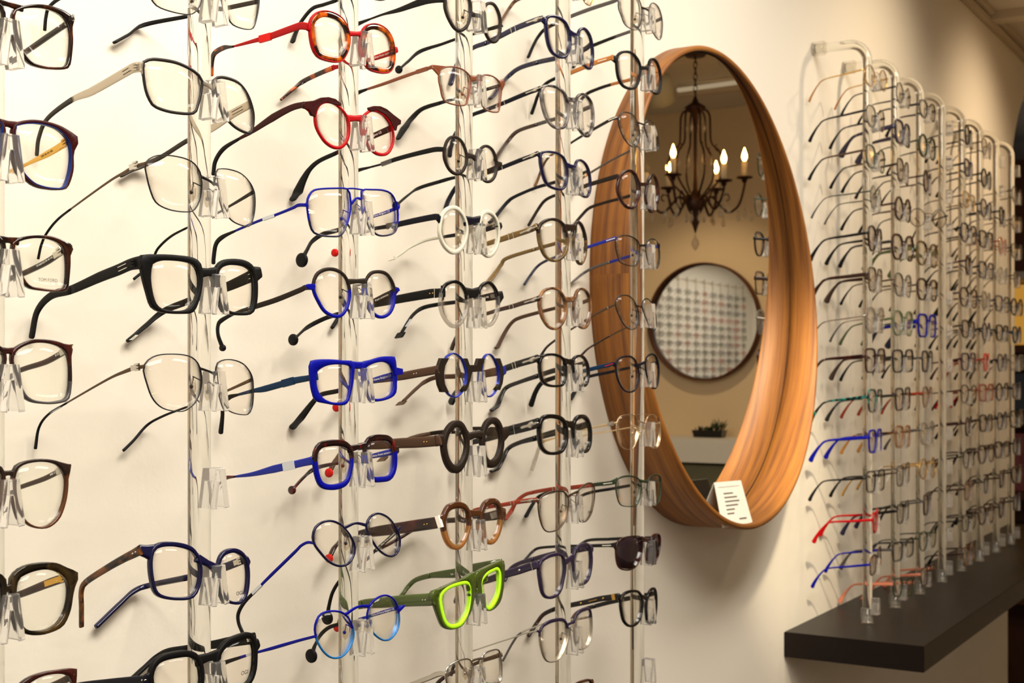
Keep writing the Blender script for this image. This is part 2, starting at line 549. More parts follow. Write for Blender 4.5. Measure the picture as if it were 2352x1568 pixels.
def spectacles(label, xyz_root, front, L, R, mats, rim, depth=0.0028, bridge=None, temples=None, lensmat='lens', split=None,
               inset=None, LO=None, RO=None, plates=(), pads=False, group=None, no_lens=False, rot=None, name='eyeglasses', thin=0.0012, bmi=0):
    """L, R : closed contours (x, z) of the two openings in world coordinates"""
    root = empty(name, xyz_root)
    org = Vector(xyz_root)
    tag(root, label, 'sunglasses' if name == 'sunglasses' else 'glasses', group)
    mb = MB()
    ang = np.linspace(0, 2 * PI, NS, endpoint=False)
    cont = []
    for C, O, sd in ((L, LO, -1), (R, RO, 1)):
        P = np.array(cr([tuple(p) for p in C], 5, True))
        c = P.mean(0)
        r = polar(P, c, ang)
        inn = c + np.stack((np.cos(ang) * r, np.sin(ang) * r), 1)
        lensc = inn
        if inset:
            out = offset_poly(inn, inset[:4], sd)
            front.ring(mb, inn, out, depth * 0.9, mi=inset[4])
            inn = out
        if O is not None:
            Q = np.array(cr([tuple(p) for p in O], 4, True))
            ro = np.maximum(polar(Q, c, ang), np.linalg.norm(inn - c, axis=1) + 0.0006)
            out = c + np.stack((np.cos(ang) * ro, np.sin(ang) * ro), 1)
        else:
            out = offset_poly(inn, rim, sd)
        front.ring(mb, inn, out, depth, mi=0, mi2=1, split=split)
        cont.append((lensc, out))
    for bp, bw in (bridge or ()):
        path = cr([(p[0], front.y(p[0]) + depth * 0.5, p[1]) for p in bp], 5)
        mb.sweep(path, np.interp(np.linspace(0, 1, len(path)), np.linspace(0, 1, len(bw)), bw) if hasattr(bw, '__len__') else bw, depth * 0.86, side=(0, 1, 0), rect=0.6, mi=bmi)
    for poly, mi, y0, y1 in plates:
        mb.plate(poly, front.yf + y0, front.yf + y1, mi, yfun=lambda x: front.k * (x - front.xc) ** 2)
    mb.build('frame_front', mats, root, org)
    if not no_lens:
        for lc, _ in cont:
            front.lens(lc, depth, M[lensmat], root, org)
    if pads:
        for (lc, _), sd in zip(cont, (1, -1)):
            zc = lc[:, 1].mean(); h = np.ptp(lc[:, 1])
            nose = lc[:, 0].max() if sd > 0 else lc[:, 0].min()
            a = Vector((nose, front.yf + depth, zc + h * 0.02))
            b = Vector((nose - sd * 0.001, front.yf + 0.008, zc + h * 0.06))
            c2 = Vector((nose - sd * 0.002, front.yf + 0.009, zc - h * 0.09))
            q = MB(); q.sweep(cr([a, (a + b) / 2 + Vector((-sd * .002, .002, .002)), b, c2], 5), 0.0009, 0.0009, n=6)
            q.lathe([(.0004, -.0012), (.0014, -.001), (.0016, 0), (.0014, .0008), (.0003, .001)], c2, 10, 0, ax='x')
            npd = q.build('nose_pad_arm', mats[0], root, org)
            q = MB()
            rings = []
            for i in range(7):
                t = -1 + 2 * i / 6; rr = math.sqrt(max(0.02, 1 - t * t))
                rings.append([(c2.x + sd * 0.001 + 0.0014 * math.cos(k * PI / 5) * rr, c2.y + 0.0035 * math.sin(k * PI / 5) * rr, c2.z + 0.0065 * t) for k in range(10)])
            q.loft(rings)
            q.build('nose_pad', M['pad'], npd, org)
    for t in (temples or ()):
        tm, path = add_temple(root, org, t['pts'], t['w'], t['mats'], t.get('tip'), t.get('thick', thin), t.get('end'))
        for (txt, frac, size, mk, sh) in t.get('text', ()):
            i = int(frac * (len(path) - 1)); p = Vector(path[i])
            d = (Vector(path[max(i - 2, 0)]) - Vector(path[min(i + 2, len(path) - 1)])).normalized()
            lettering(txt, tm, p + Vector((-t.get('thick', thin) * 0.56 - (.0007 if txt.isdigit() else .0001), 0, 0)), d, (0, 0, 1), size * .78, M[mk], sh, base=org)
        for (fr, kind, mk) in t.get('deco', ()):
            i = max(1, int(fr * (len(path) - 1))); p = Vector(path[i])
            d = (Vector(path[i - 1]) - Vector(path[min(i + 1, len(path) - 1)])).normalized()
            q = MB(); th = t.get('thick', thin)
            upn = Vector((1, 0, 0)).cross(d).normalized()
            Rm = Matrix((Vector((1, 0, 0)), d, upn)).transposed()
            wloc = float(np.interp(fr, np.linspace(0, 1, len(t['w'])), t['w']))
            if kind == 'band':
                q.box(p, (th + 0.0006, 0.0006, wloc * 1.04), 0, Rm); nm = 'metal_band'
            elif kind == 'wideband':
                q.box(p, (th + 0.0006, 0.0045, wloc * 1.04), 0, Rm); nm = 'metal_band'
            elif kind == 'dots':
                for e in (-.0016, .0016):
                    q.lathe([(.0001, -th * .5 - .0004), (.0006, -th * .5 - .0004), (.0006, 0), (.0001, 0)], p + d * e, 8, 0, ax='x')
                nm = 'rivet_mark'
            elif kind == 'dot':
                q.lathe([(.0001, -th * .5 - .0005), (.0012, -th * .5 - .0005), (.0012, 0), (.0001, 0)], p, 12, 0, ax='x'); nm = 'rivet'
            elif kind == 'arrow':
                w = wloc * 0.36
                rings = []
                for a, hw in ((.0105, .1), (.0075, .55), (.004, .5), (.003, 1.1), (-.001, 1.0), (-.004, .45), (-.0115, .55), (-.013, .1)):
                    c0 = p + d * a
                    rings.append([c0 + upn * (hw * w) - Vector((th * .5 - .0003, 0, 0)), c0 + upn * (hw * w * .6) - Vector((th * .5 + .0012, 0, 0)),
                                  c0 - upn * (hw * w * .6) - Vector((th * .5 + .0012, 0, 0)), c0 - upn * (hw * w) - Vector((th * .5 - .0003, 0, 0))])
                q.loft(rings); nm = 'arrow_hinge'
            elif kind == 'slots':
                for e in (-1, 1):
                    q.box(p + upn * (e * wloc * .17) - Vector((th * .5, 0, 0)), (.0004, .012, .0004), 0, Rm)
                nm = 'temple_slot'
            elif kind == 'slot':
                q.box(p - Vector((th * .5, 0, 0)), (.0005, .012, .0007), 0, Rm); nm = 'slot_bar'
            elif kind == 'tape':
                q.box(p, (th + .0008, .013, wloc * 1.12), 0, Rm); nm = 'tape_tag'
            elif kind == 'sticker':
                q.box(p, (th + .0008, .008, wloc * 1.0), 0, Rm); nm = 'price_sticker'
            elif kind == 'plate':
                q.box(p - Vector((th * .5, 0, 0)), (.0006, .016, wloc * .62), 0, Rm); nm = 'name_plate'
            elif kind == 'hinge':
                for e in (-.002, 0, .002):
                    q.box(p + d * 0 + upn * e - Vector((th * .5 + .0008, 0, 0)), (.0018, .004, .0013), 0, Rm)
                q.box(p - d * .004 - Vector((th * .5 + .0002, 0, 0)), (.0008, .006, .004), 0, Rm)
                nm = 'hinge'
            q.build(nm, M[mk], tm, org)
    return root, cont

# ------------------------------------------------------------------ the six display columns of the near wall: traced spectacles
COLX = [0.577, 0.767, 0.952, 1.139, 1.344, 1.536]        # rod positions along the wall
HERO = []


def conv(crop, pts):
    ox, oy, s = CROPS[crop]
    return [(ox + p[0] / s, oy + p[1] / s) for p in pts]


def hero(col, label, crop, L, R, mats, rim=(1.2, 1.2, 1.2, 1.2), depth=2.6, br=((.25, 1.6, .5),), TL=None, TR=None, RE=None, LE=None,
         lens='lensr', split=None, inset=None, LO=None, RO=None, plates=(), pads=False, text=(), name='eyeglasses', bmi=0, emblem=None):
    ox, oy, s = CROPS[crop]
    Rp = conv(crop, R); Lp = conv(crop, L) if L else None
    xc = COLX[col]
    fr = Front(xc, CLIPY)
    if Lp:
        a = fr.px(*max(Lp, key=lambda p: p[0])).x; b = fr.px(*min(Rp, key=lambda p: p[0])).x
        xc = fr.xc = (a + b) / 2
    to = lambda P: [(q.x, q.z) for q in (fr.px(*p) for p in P)]
    Rw = to(Rp)
    Lw = to(Lp) if Lp else [(2 * xc - p[0], p[1]) for p in Rw][::-1]
    zc = (sum(p[1] for p in Lw) / len(Lw) + sum(p[1] for p in Rw) / len(Rw)) / 2
    org = Vector((xc, CLIPY, zc))
    Ls = np.array(cr(Lw, 5, True)); Rs = np.array(cr(Rw, 5, True))
    RO_ = to(conv(crop, RO)) if RO else None
    LO_ = to(conv(crop, LO)) if LO else None
    if RO_ and not LO_ and not Lp:
        LO_ = [(2 * xc - p[0], p[1]) for p in RO_][::-1]
    bars = []
    for it in br:
        if len(it) == 2:
            bars.append(([np.array(p) for p in to(conv(crop, it[0]))], it[1] * .001))
            continue
        fq, th, arch = it
        e = []
        for S, sd in ((Ls, 1), (Rs, -1)):
            z = S[:, 1].max() - fq * np.ptp(S[:, 1]); c = S.mean(0)
            k = [i for i in range(len(S)) if (S[i][0] - c[0]) * sd > 0]
            i = min(k, key=lambda i: abs(S[i][1] - z))
            e.append(np.array((S[i][0] + sd * 0.0005, S[i][1])))
        m = (e[0] + e[1]) / 2 + np.array((0, arch * 0.001))
        bars.append(([e[0], m, e[1]], (th * .0017, th * 0.0012, th * .0017)))
    tms = []
    pl = []
    for side, T in ((-1, TL), (1, TR)):
        S = Ls if side < 0 else Rs
        xo = S[:, 0].min() - rim[1] * 0.001 if side < 0 else S[:, 0].max() + rim[1] * 0.001
        if T is None:
            continue
        c = T.get('c', crop); sc = CROPS[c][2]
        P = conv(c, T['p'])
        room = T['end'][1] / sc * 1.25 / FPX * 2.9 if T.get('end') else 0.0
        if side < 0:
            X0 = fr.px(*P[0]).x
            yf = fr.y(X0)
            pts = temple_path(P, X0, yf, room)
            j = int(np.argmin(np.linalg.norm(S - np.array((pts[0].x, pts[0].z)), axis=1)))
            a = S[j]
            if np.linalg.norm(a - np.array((pts[0].x, pts[0].z))) > 0.0012:
                w0 = T['w'][0] / sc * depth_of(pts[0]) / FPX
                bars.append(([a, (a + np.array((pts[0].x, pts[0].z))) / 2, np.array((pts[0].x, pts[0].z))], (w0 * 1.7, w0 * 1.25, w0)))
        else:
            X0 = xo if RE is None else max(xo, fr.px(*conv(crop, [RE[0]])[0]).x - 0.001)
            yf = fr.y(X0) + depth * 0.001
            pts = temple_path([P[0]] + P, X0, yf, room)[1:]
            p0 = pts[0]
            dd = pts[1] - pts[0]
            if p0.y > yf + 0.0015 and dd.y > 1e-5:
                pts = [p0 - dd * ((p0.y - yf) / dd.y)] + pts
                T = dict(T);
                if T.get('tip') is not None:
                    T['tip'] += 1
        Z = depth_of(pts[0])
        w = [q / sc * Z / FPX for q in T['w']]
        tm = T.get('m', [mats[0]])
        d = dict(pts=pts, w=w, mats=[M[k] for k in tm], tip=T.get('tip'), thick=T.get('th', 1.0) * 0.001,
                 text=T.get('text', ()), deco=T.get('deco', ()))
        if T.get('end'):
            d['end'] = (T['end'][0], T['end'][1] / sc * Z / FPX)
        tms.append(d)
    # hidden right-first ordering when only the right temple is traced
    if TL is None and not Lp and TR is not None and len(tms) == 1:
        d = dict(tms[0]); d['pts'] = [Vector((2 * xc - p[0], p[1], p[2])) for p in d['pts']]; d['text'] = (); d['deco'] = ()
        tms.append(d)
    if RE:
        q = fr.px(*conv(crop, [RE[0]])[0]); e = np.array((q.x, q.z))
        j = int(np.argmin(np.linalg.norm(Rs - e, axis=1)))
        wr = RE[1] / s * depth_of(q) / FPX
        bars.append(([Rs[j], (Rs[j] + e) / 2, e], (wr * 1.8, wr * 1.35, wr)))
        if not Lp:
            bars.append(([np.array((2 * xc - p[0], p[1])) for p in (Rs[j], (Rs[j] + e) / 2, e)], (wr * 1.8, wr * 1.35, wr)))
    for poly, mi, y0, y1 in plates:
        pl.append((to(conv(crop, poly)), mi, y0 * 0.001, y1 * 0.001))
    ins = None
    if inset:
        ins = tuple(v * 0.001 for v in inset[:4]) + (inset[4],)
    root, cont = spectacles(label, org, fr, Lw, Rw, [M[k] for k in mats], [v * 0.001 for v in rim], depth * 0.001, bars, tms, lens, split,
                            ins, LO_, RO_, pl, pads, 'spectacles on the near wall rods', name=name, bmi=bmi)
    lenses = [o for o in root.children if o.name.startswith('lens')]
    for (txt, p, size, mk, sh, which) in text:
        q = fr.px(*conv(crop, [p])[0])
        ln = max(lenses, key=lambda o: sum(v.co.x for v in o.data.vertices) / len(o.data.vertices)) if which == 'R' else \
            min(lenses, key=lambda o: sum(v.co.x for v in o.data.vertices) / len(o.data.vertices))
        lettering(txt, ln, (q.x, q.y - 0.0008 + depth * 0.0003, q.z), (1, 0, 0), (0, 0, 1), size * 0.001, M[mk], sh, base=org)
    if emblem:
        p, size, mk = emblem
        q = fr.px(*conv(crop, [p])[0])
        ff = [o for o in root.children if o.name.startswith('frame_front')][0]
        e = MB(); h = size * 0.001
        e.box((q.x, q.y + 0.0001, q.z), (h * .26, .0008, h)); e.box((q.x, q.y + 0.0001, q.z + h * .4), (h * .8, .0008, h * .22))
        e.build('inlaid_emblem', M[mk], ff, org)
    return root


dk = 'tip'
# ---- column 0 (cut by the frame on its near side)
hero(0, 'dark tortoise rectangular eyeglasses, topmost on the rod cut by the picture edge', 'A1', None,
     [(108, 105), (140, 70), (230, 53), (340, 64), (440, 112), (488, 190), (492, 320), (468, 445), (400, 464), (290, 452), (205, 405), (125, 260)],
     ['tort'], (2.0, 1.7, 1.3, 1.5), 3.4, ((.12, 2.6, .3),), None,
     dict(p=[(470, 160), (330, 255), (200, 345), (60, 435), (-60, 500), (-160, 600), (-200, 760)], w=[34, 38, 38, 34, 30, 34, 38], m=['tort', 'tort'], tip=4, th=3.2,
          text=[('02 54-16 145', .17, .0028, 'gink', 0)], deco=[(.05, 'hinge', 'smet')]), RO=[(90, 95), (140, 48), (240, 28), (345, 36), (450, 74), (506, 118), (520, 148), (505, 190), (510, 270), (505, 350), (490, 455), (462, 478), (400, 482), (290, 470), (192, 425), (105, 270)], lens='lens', emblem=((505, 140), 3.2, 'gold'))
hero(0, 'dark burgundy eyeglasses lined with blue around the lens, second down on the edge-cut rod', 'A1', None,
     [(112, 905), (150, 866), (270, 858), (400, 895), (475, 970), (496, 1060), (486, 1180), (452, 1285), (415, 1300), (310, 1288), (220, 1245), (140, 1130)],
     ['burg', 'burg', 'navb'], (2.6, 1.9, .8, 1.4), 3.6, ((.1, 3.4, .3),), None,
     dict(p=[(485, 975), (330, 1065), (200, 1130), (60, 1200), (-60, 1290), (-120, 1440)], w=[55, 50, 24, 24, 26, 34], m=['gold', 'tort'], tip=3, th=1.4,
          text=[('050 56-16 145', .2, .0026, 'ink', 0)], deco=[(.05, 'hinge', 'gold')]), RO=[(90, 890), (140, 840), (260, 828), (405, 862), (505, 920), (544, 958), (538, 1005), (515, 1060), (512, 1180), (478, 1290), (440, 1310), (310, 1308), (208, 1265), (118, 1145), (92, 1000)], inset=(.4, .5, .9, .5, 2), lens='lens', emblem=((524, 962), 3.4, 'gold'))
hero(0, 'brown tortoise rectangular eyeglasses with a word printed on the lens', 'A2', None,
     [(98, 195), (130, 152), (230, 131), (330, 140), (400, 178), (430, 250), (432, 390), (418, 448), (370, 462), (270, 452), (185, 425), (120, 300)],
     ['tort'], (2.2, 1.6, 1.2, 1.5), 3.4, ((.12, 3.2, .3),), None,
     dict(p=[(420, 205), (300, 285), (180, 345), (60, 400), (-60, 480), (-120, 620)], w=[34, 38, 36, 32, 32, 36], m=['tort', 'tort'], tip=3, th=3.2,
          text=[('TF5468 052 54-16 145', .2, .0024, 'wink', 0)], deco=[(.05, 'hinge', 'smet')]), RO=[(80, 180), (120, 132), (225, 112), (340, 118), (420, 150), (462, 172), (470, 205), (456, 235), (456, 300), (448, 400), (435, 465), (372, 476), (270, 468), (172, 440), (100, 305)], lens='lens',
     text=[('TOM FORD', (310, 401), 3.1, 'gink', 0, 'R')], emblem=((455, 190), 3.0, 'gold'))
hero(0, 'glossy oxblood tortoise eyeglasses with a grey lower rim', 'A2', None,
     [(92, 895), (130, 842), (220, 806), (330, 810), (418, 850), (450, 930), (452, 1070), (436, 1150), (400, 1172), (300, 1182), (185, 1150), (115, 1010)],
     ['tortm', 'gry'], (2.2, 1.4, 1.3, 1.5), 3.4, ((.16, 3.2, .3),), None,
     dict(p=[(425, 855), (300, 925), (160, 970), (40, 1020), (-60, 1100), (-110, 1240)], w=[36, 38, 36, 32, 32, 36], m=['tortm', 'tortm'], tip=3, th=3.2,
          text=[('B 055 56-15 145', .2, .0026, 'wink', 0)], deco=[(.05, 'hinge', 'smet')]), RO=[(75, 885), (115, 826), (220, 782), (340, 786), (425, 812), (466, 820), (468, 850), (462, 890), (466, 1000), (464, 1080), (448, 1165), (400, 1190), (300, 1198), (170, 1165), (98, 1010)], split=.35, lens='lens', emblem=((460, 828), 3.0, 'gold'))
hero(0, 'warm brown round-bottomed eyeglasses with green-tinted lenses', 'A3', None,
     [(114, 165), (150, 115), (240, 91), (340, 94), (402, 122), (440, 190), (444, 250), (430, 350), (392, 452), (330, 512), (260, 522), (190, 490), (130, 400), (104, 270)],
     ['dbr', 'brn2'], (1.7, 1.6, 1.4, 1.4), 3.2, ((.14, 2.6, .5),), None,
     dict(p=[(418, 140), (300, 200), (160, 250), (30, 300), (-70, 380), (-110, 520)], w=[34, 36, 34, 30, 32, 36], m=['brn', 'brn'], tip=3, th=3.0,
          text=[('048 52-18 145', .22, .0026, 'wink', 0)], deco=[(.05, 'hinge', 'smet')]), RO=[(90, 160), (130, 100), (240, 71), (345, 72), (430, 96), (474, 104), (476, 135), (462, 190), (460, 260), (446, 355), (408, 462), (340, 526), (260, 536), (180, 502), (115, 405), (88, 274)], split=.75, lens='lens', emblem=((464, 118), 3.0, 'gold'))
hero(0, 'chunky olive-black marbled eyeglasses with a gold plate inside the temple', 'A3', None,
     [(122, 900), (165, 850), (260, 815), (350, 814), (430, 850), (466, 925), (456, 1050), (412, 1150), (350, 1200), (260, 1220), (170, 1200), (118, 1080)],
     ['oliv', 'horn'], (4.0, 3.0, 2.4, 3.0), 4.4, ((.2, 4.0, .2),), None,
     dict(p=[(455, 858), (340, 895), (150, 970), (30, 1010), (-70, 1090), (-110, 1230)], w=[60, 62, 50, 42, 40, 44], m=['tortm', 'tort'], tip=3, th=3.4,
          deco=[(.16, 'plate', 'gold'), (.03, 'hinge', 'gold')]), RO=[(78, 890), (120, 820), (190, 780), (290, 762), (380, 764), (450, 795), (518, 826), (522, 868), (508, 905), (492, 980), (476, 1080), (432, 1180), (360, 1226), (260, 1250), (160, 1228), (98, 1090)], lens='lens', emblem=((503, 855), 3.4, 'gold'))
hero(0, 'plum tortoise eyeglasses cut off by the bottom edge on the edge-cut rod', 'A3', None,
     [(165, 1620), (220, 1560), (300, 1522), (400, 1508), (475, 1530), (492, 1600), (480, 1720), (440, 1830), (340, 1880), (240, 1860), (175, 1760)],
     ['tortm'], (3.4, 2.2, 2.0, 2.0), 3.8, ((.2, 4.0, .2),), None,
     dict(p=[(470, 1530), (340, 1590), (150, 1640), (30, 1690), (-70, 1760)], w=[50, 50, 44, 40, 44], m=['tortm', 'tort'], tip=3, th=3.2), RO=[(130, 1610), (190, 1540), (290, 1500), (390, 1482), (510, 1470), (516, 1510), (510, 1600), (498, 1720), (456, 1850), (340, 1902), (230, 1880), (150, 1770)], lens='lens', emblem=((492, 1500), 3.2, 'gold'))

# ---- column 1
hero(1, 'thin black wire eyeglasses cut off by the top edge above grey metal pair', 'A1',
     [(1035, -100), (1080, -230), (1200, -270), (1330, -240), (1395, -120), (1400, 0), (1345, 88), (1250, 90), (1110, 48), (1055, -10)],
     [(1550, -100), (1590, -200), (1690, -210), (1770, -140), (1797, 0), (1770, 160), (1735, 200), (1640, 180), (1590, 130), (1555, 0)],
     ['bmet'], (.8, .8, .6, .6), 1.4, ((.3, 1.0, .8),),
     dict(p=[(1030, -150), (820, -120), (560, -70), (420, -15), (340, 50), (318, 120), (310, 205)], w=[30, 30, 28, 28, 26, 26, 26], m=['bmet', dk], tip=3, th=1.6),
     dict(p=[(1790, 10), (1590, 52), (1305, 112), (1000, 172), (890, 240), (800, 290)], w=[34, 34, 30, 34, 42, 50], m=['gmet', dk], tip=2, th=1.4), pads=True)
hero(1, 'brushed silver rectangular eyeglasses with dark grey rims and wide flat temples', 'A1',
     [(1004, 450), (1040, 424), (1110, 424), (1230, 446), (1340, 498), (1396, 552), (1394, 620), (1370, 720), (1338, 774), (1200, 766), (1090, 732), (1050, 690), (1018, 600)],
     [(1490, 570), (1545, 545), (1650, 580), (1715, 660), (1752, 770), (1753, 860), (1733, 912), (1650, 880), (1585, 820), (1540, 740), (1500, 650)],
     ['gmet', 'gmet', 'sbrush'], (2.0, 1.8, 1.8, 1.8), 1.8, ((.26, 3.0, .2),),
     dict(p=[(988, 462), (925, 470), (860, 505), (640, 630), (500, 690), (330, 820), (270, 950), (255, 1070)], w=[72, 74, 72, 66, 44, 34, 34, 32], m=['sbrush', 'gtip'], tip=4, th=1.2,
          deco=[(.24, 'slots', 'ink'), (.09, 'hinge', 'sbrush')]),
     dict(p=[(1745, 715), (1600, 795), (1465, 890), (1295, 975), (1120, 1085), (960, 1160), (850, 1215)], w=[60, 66, 56, 36, 36, 46, 52], m=['sbrush', 'gtip'], tip=3, th=1.2,
          deco=[(.12, 'slots', 'ink')]), bmi=2)
hero(1, 'rounded black wire eyeglasses with a silver hinge, above the chunky matte black pair', 'A1',
     [(1015, 1130), (1080, 1084), (1180, 1080), (1310, 1110), (1378, 1172), (1400, 1260), (1390, 1370), (1350, 1448), (1290, 1463), (1180, 1448), (1090, 1402), (1050, 1320), (1022, 1210)],
     [(1500, 1195), (1555, 1172), (1660, 1198), (1730, 1262), (1764, 1340), (1766, 1450), (1742, 1550), (1700, 1562), (1620, 1530), (1570, 1470), (1520, 1350)],
     ['bmet'], (.7, .7, .7, .6), 1.4, ((.3, 1.5, .4),),
     dict(p=[(1012, 1130), (935, 1150), (860, 1195), (750, 1260), (490, 1448), (390, 1530), (320, 1620), (285, 1700), (265, 1790)], w=[22, 24, 22, 16, 12, 14, 14, 14, 16], m=['brz', dk], tip=4, th=1.1, deco=[(.1, 'hinge', 'smet')]),
     dict(p=[(1762, 1325), (1600, 1422), (1460, 1500), (1290, 1580), (1180, 1640), (1095, 1720), (1060, 1790), (1000, 1870), (930, 1930)], w=[30, 18, 14, 14, 16, 16, 18, 20, 22], m=['bmet', dk], tip=3, th=1.1), pads=True)
hero(1, 'chunky matte black square eyeglasses with a small price sticker on a temple tip', 'A2',
     [(982, 310), (1010, 285), (1070, 274), (1180, 280), (1255, 305), (1285, 370), (1285, 450), (1255, 540), (1208, 590), (1110, 597), (1040, 580), (1000, 530), (976, 410)],
     [(1412, 350), (1440, 315), (1500, 303), (1575, 312), (1622, 345), (1638, 420), (1634, 540), (1610, 600), (1530, 606), (1470, 590), (1425, 520), (1407, 420)],
     ['mblk'], (4.0, 3.6, 2.0, 2.6), 4.0, ((.2, 5.0, .4),),
     dict(p=[(915, 285), (840, 300), (760, 335), (640, 382), (460, 462), (330, 500), (240, 600), (205, 760)], w=[90, 78, 76, 72, 60, 56, 50, 52], m=['mblk', 'mblk'], tip=4, th=2.2, deco=[(.2, 'slots', 'paper'), (.09, 'hinge', 'mblk')]),
     dict(p=[(1625, 370), (1470, 440), (1330, 490), (1200, 540), (1050, 602), (930, 700), (830, 785)], w=[90, 80, 60, 50, 46, 44, 50], m=['mblk', 'mblk'], tip=3, th=2.0, deco=[(.12, 'slots', 'paper'), (.92, 'sticker', 'paper')], text=[('664', .92, .0042, 'ink', 0)]),
     RE=((1685, 350), 72), LO=[(905, 245), (1000, 234), (1130, 238), (1250, 256), (1300, 300), (1310, 400), (1290, 520), (1250, 605), (1180, 618), (1060, 610), (985, 575), (950, 480), (915, 350)],
     LE=None)
hero(1, 'fine bronze wire eyeglasses with nearly round lenses and white tape on a temple', 'A2',
     [(930, 960), (990, 897), (1090, 880), (1210, 890), (1270, 930), (1296, 1000), (1296, 1090), (1262, 1180), (1200, 1234), (1140, 1241), (1050, 1220), (988, 1160), (950, 1060)],
     [(1395, 960), (1430, 921), (1500, 917), (1570, 945), (1618, 1010), (1630, 1080), (1626, 1200), (1604, 1256), (1560, 1263), (1490, 1245), (1440, 1200), (1402, 1090)],
     ['bmet', 'bmet', 'brz'], (.7, .7, .6, .6), 1.4, ((.25, 1.3, .4),),
     dict(p=[(930, 955), (870, 965), (800, 990), (690, 1040), (430, 1190), (310, 1265), (250, 1350), (228, 1480)], w=[24, 30, 24, 16, 11, 13, 14, 22], m=['brz', dk], tip=4, th=1.1,
          deco=[(.62, 'tape', 'tape'), (.1, 'hinge', 'smet')]),
     dict(p=[(1620, 1040), (1460, 1112), (1330, 1165), (1200, 1217), (1060, 1270), (950, 1330), (860, 1430), (797, 1493)], w=[24, 16, 14, 14, 16, 16, 18, 24], m=['brz', dk], tip=3, th=1.1), pads=True)
hero(1, 'navy blue eyeglasses with brown tortoise temples', 'A3',
     [(1030, 720), (1050, 675), (1110, 656), (1200, 660), (1290, 690), (1335, 760), (1345, 830), (1330, 920), (1290, 985), (1200, 996), (1110, 985), (1060, 955), (1037, 880), (1026, 790)],
     [(1478, 780), (1500, 725), (1545, 700), (1595, 702), (1640, 740), (1660, 820), (1655, 940), (1630, 1010), (1590, 1026), (1530, 1008), (1490, 950), (1472, 860)],
     ['navy', 'tortb'], (2.9, 2.3, 1.8, 2.0), 3.8, ((.28, 4.4, .2),),
     dict(p=[(940, 678), (890, 705), (830, 735), (720, 798), (580, 890), (545, 950), (545, 1060), (545, 1185)], w=[70, 62, 56, 50, 44, 36, 34, 34], m=['tortb', 'tortb'], tip=4, th=3.0, deco=[(.1, 'dots', 'smet')]),
     dict(p=[(1640, 740), (1500, 795), (1380, 830), (1255, 862), (1010, 912), (900, 952), (800, 1040), (650, 1185)], w=[56, 56, 48, 44, 40, 40, 42, 44], m=['navy', 'navy'], tip=3, th=3.0, deco=[(.03, 'hinge', 'smet')]),
     RE=((1672, 740), 60), text=[('OGI', (1606, 968), 4.2, 'ink', 0, 'R')])
hero(1, 'black panto eyeglasses at the bottom edge with letters on the far lens', 'A3',
     [(1036, 1500), (1080, 1432), (1200, 1400), (1290, 1400), (1338, 1450), (1350, 1530), (1340, 1610), (1300, 1680), (1200, 1706), (1110, 1700), (1055, 1640), (1036, 1570)],
     [(1480, 1390), (1530, 1322), (1620, 1282), (1678, 1272), (1702, 1320), (1706, 1400), (1698, 1490), (1668, 1560), (1600, 1592), (1530, 1592), (1490, 1540), (1472, 1460)],
     ['mblk'], (4.0, 3.2, 2.6, 3.0), 4.2, ((.2, 5.4, .4),),
     dict(p=[(985, 1545), (900, 1550), (720, 1565), (510, 1590), (300, 1650), (200, 1760)], w=[62, 56, 50, 46, 44, 44], m=['dnavy', 'dnavy'], tip=3, th=3.2, deco=[(.06, 'dots', 'smet')]),
     dict(p=[(1690, 1270), (1560, 1290), (1425, 1312), (1255, 1335), (1130, 1352), (1050, 1392), (950, 1480), (890, 1535)], w=[76, 76, 70, 50, 40, 38, 40, 46], m=['mblk', 'mblk'], tip=3, th=3.0,
          text=[('BLK 47022 145', .24, .0026, 'gink', 0)], deco=[(.04, 'hinge', 'smet')]),
     RE=((1740, 1300), 66), text=[('OGI', (1640, 1500), 4.6, 'ink', 0.15, 'R')], emblem=None)

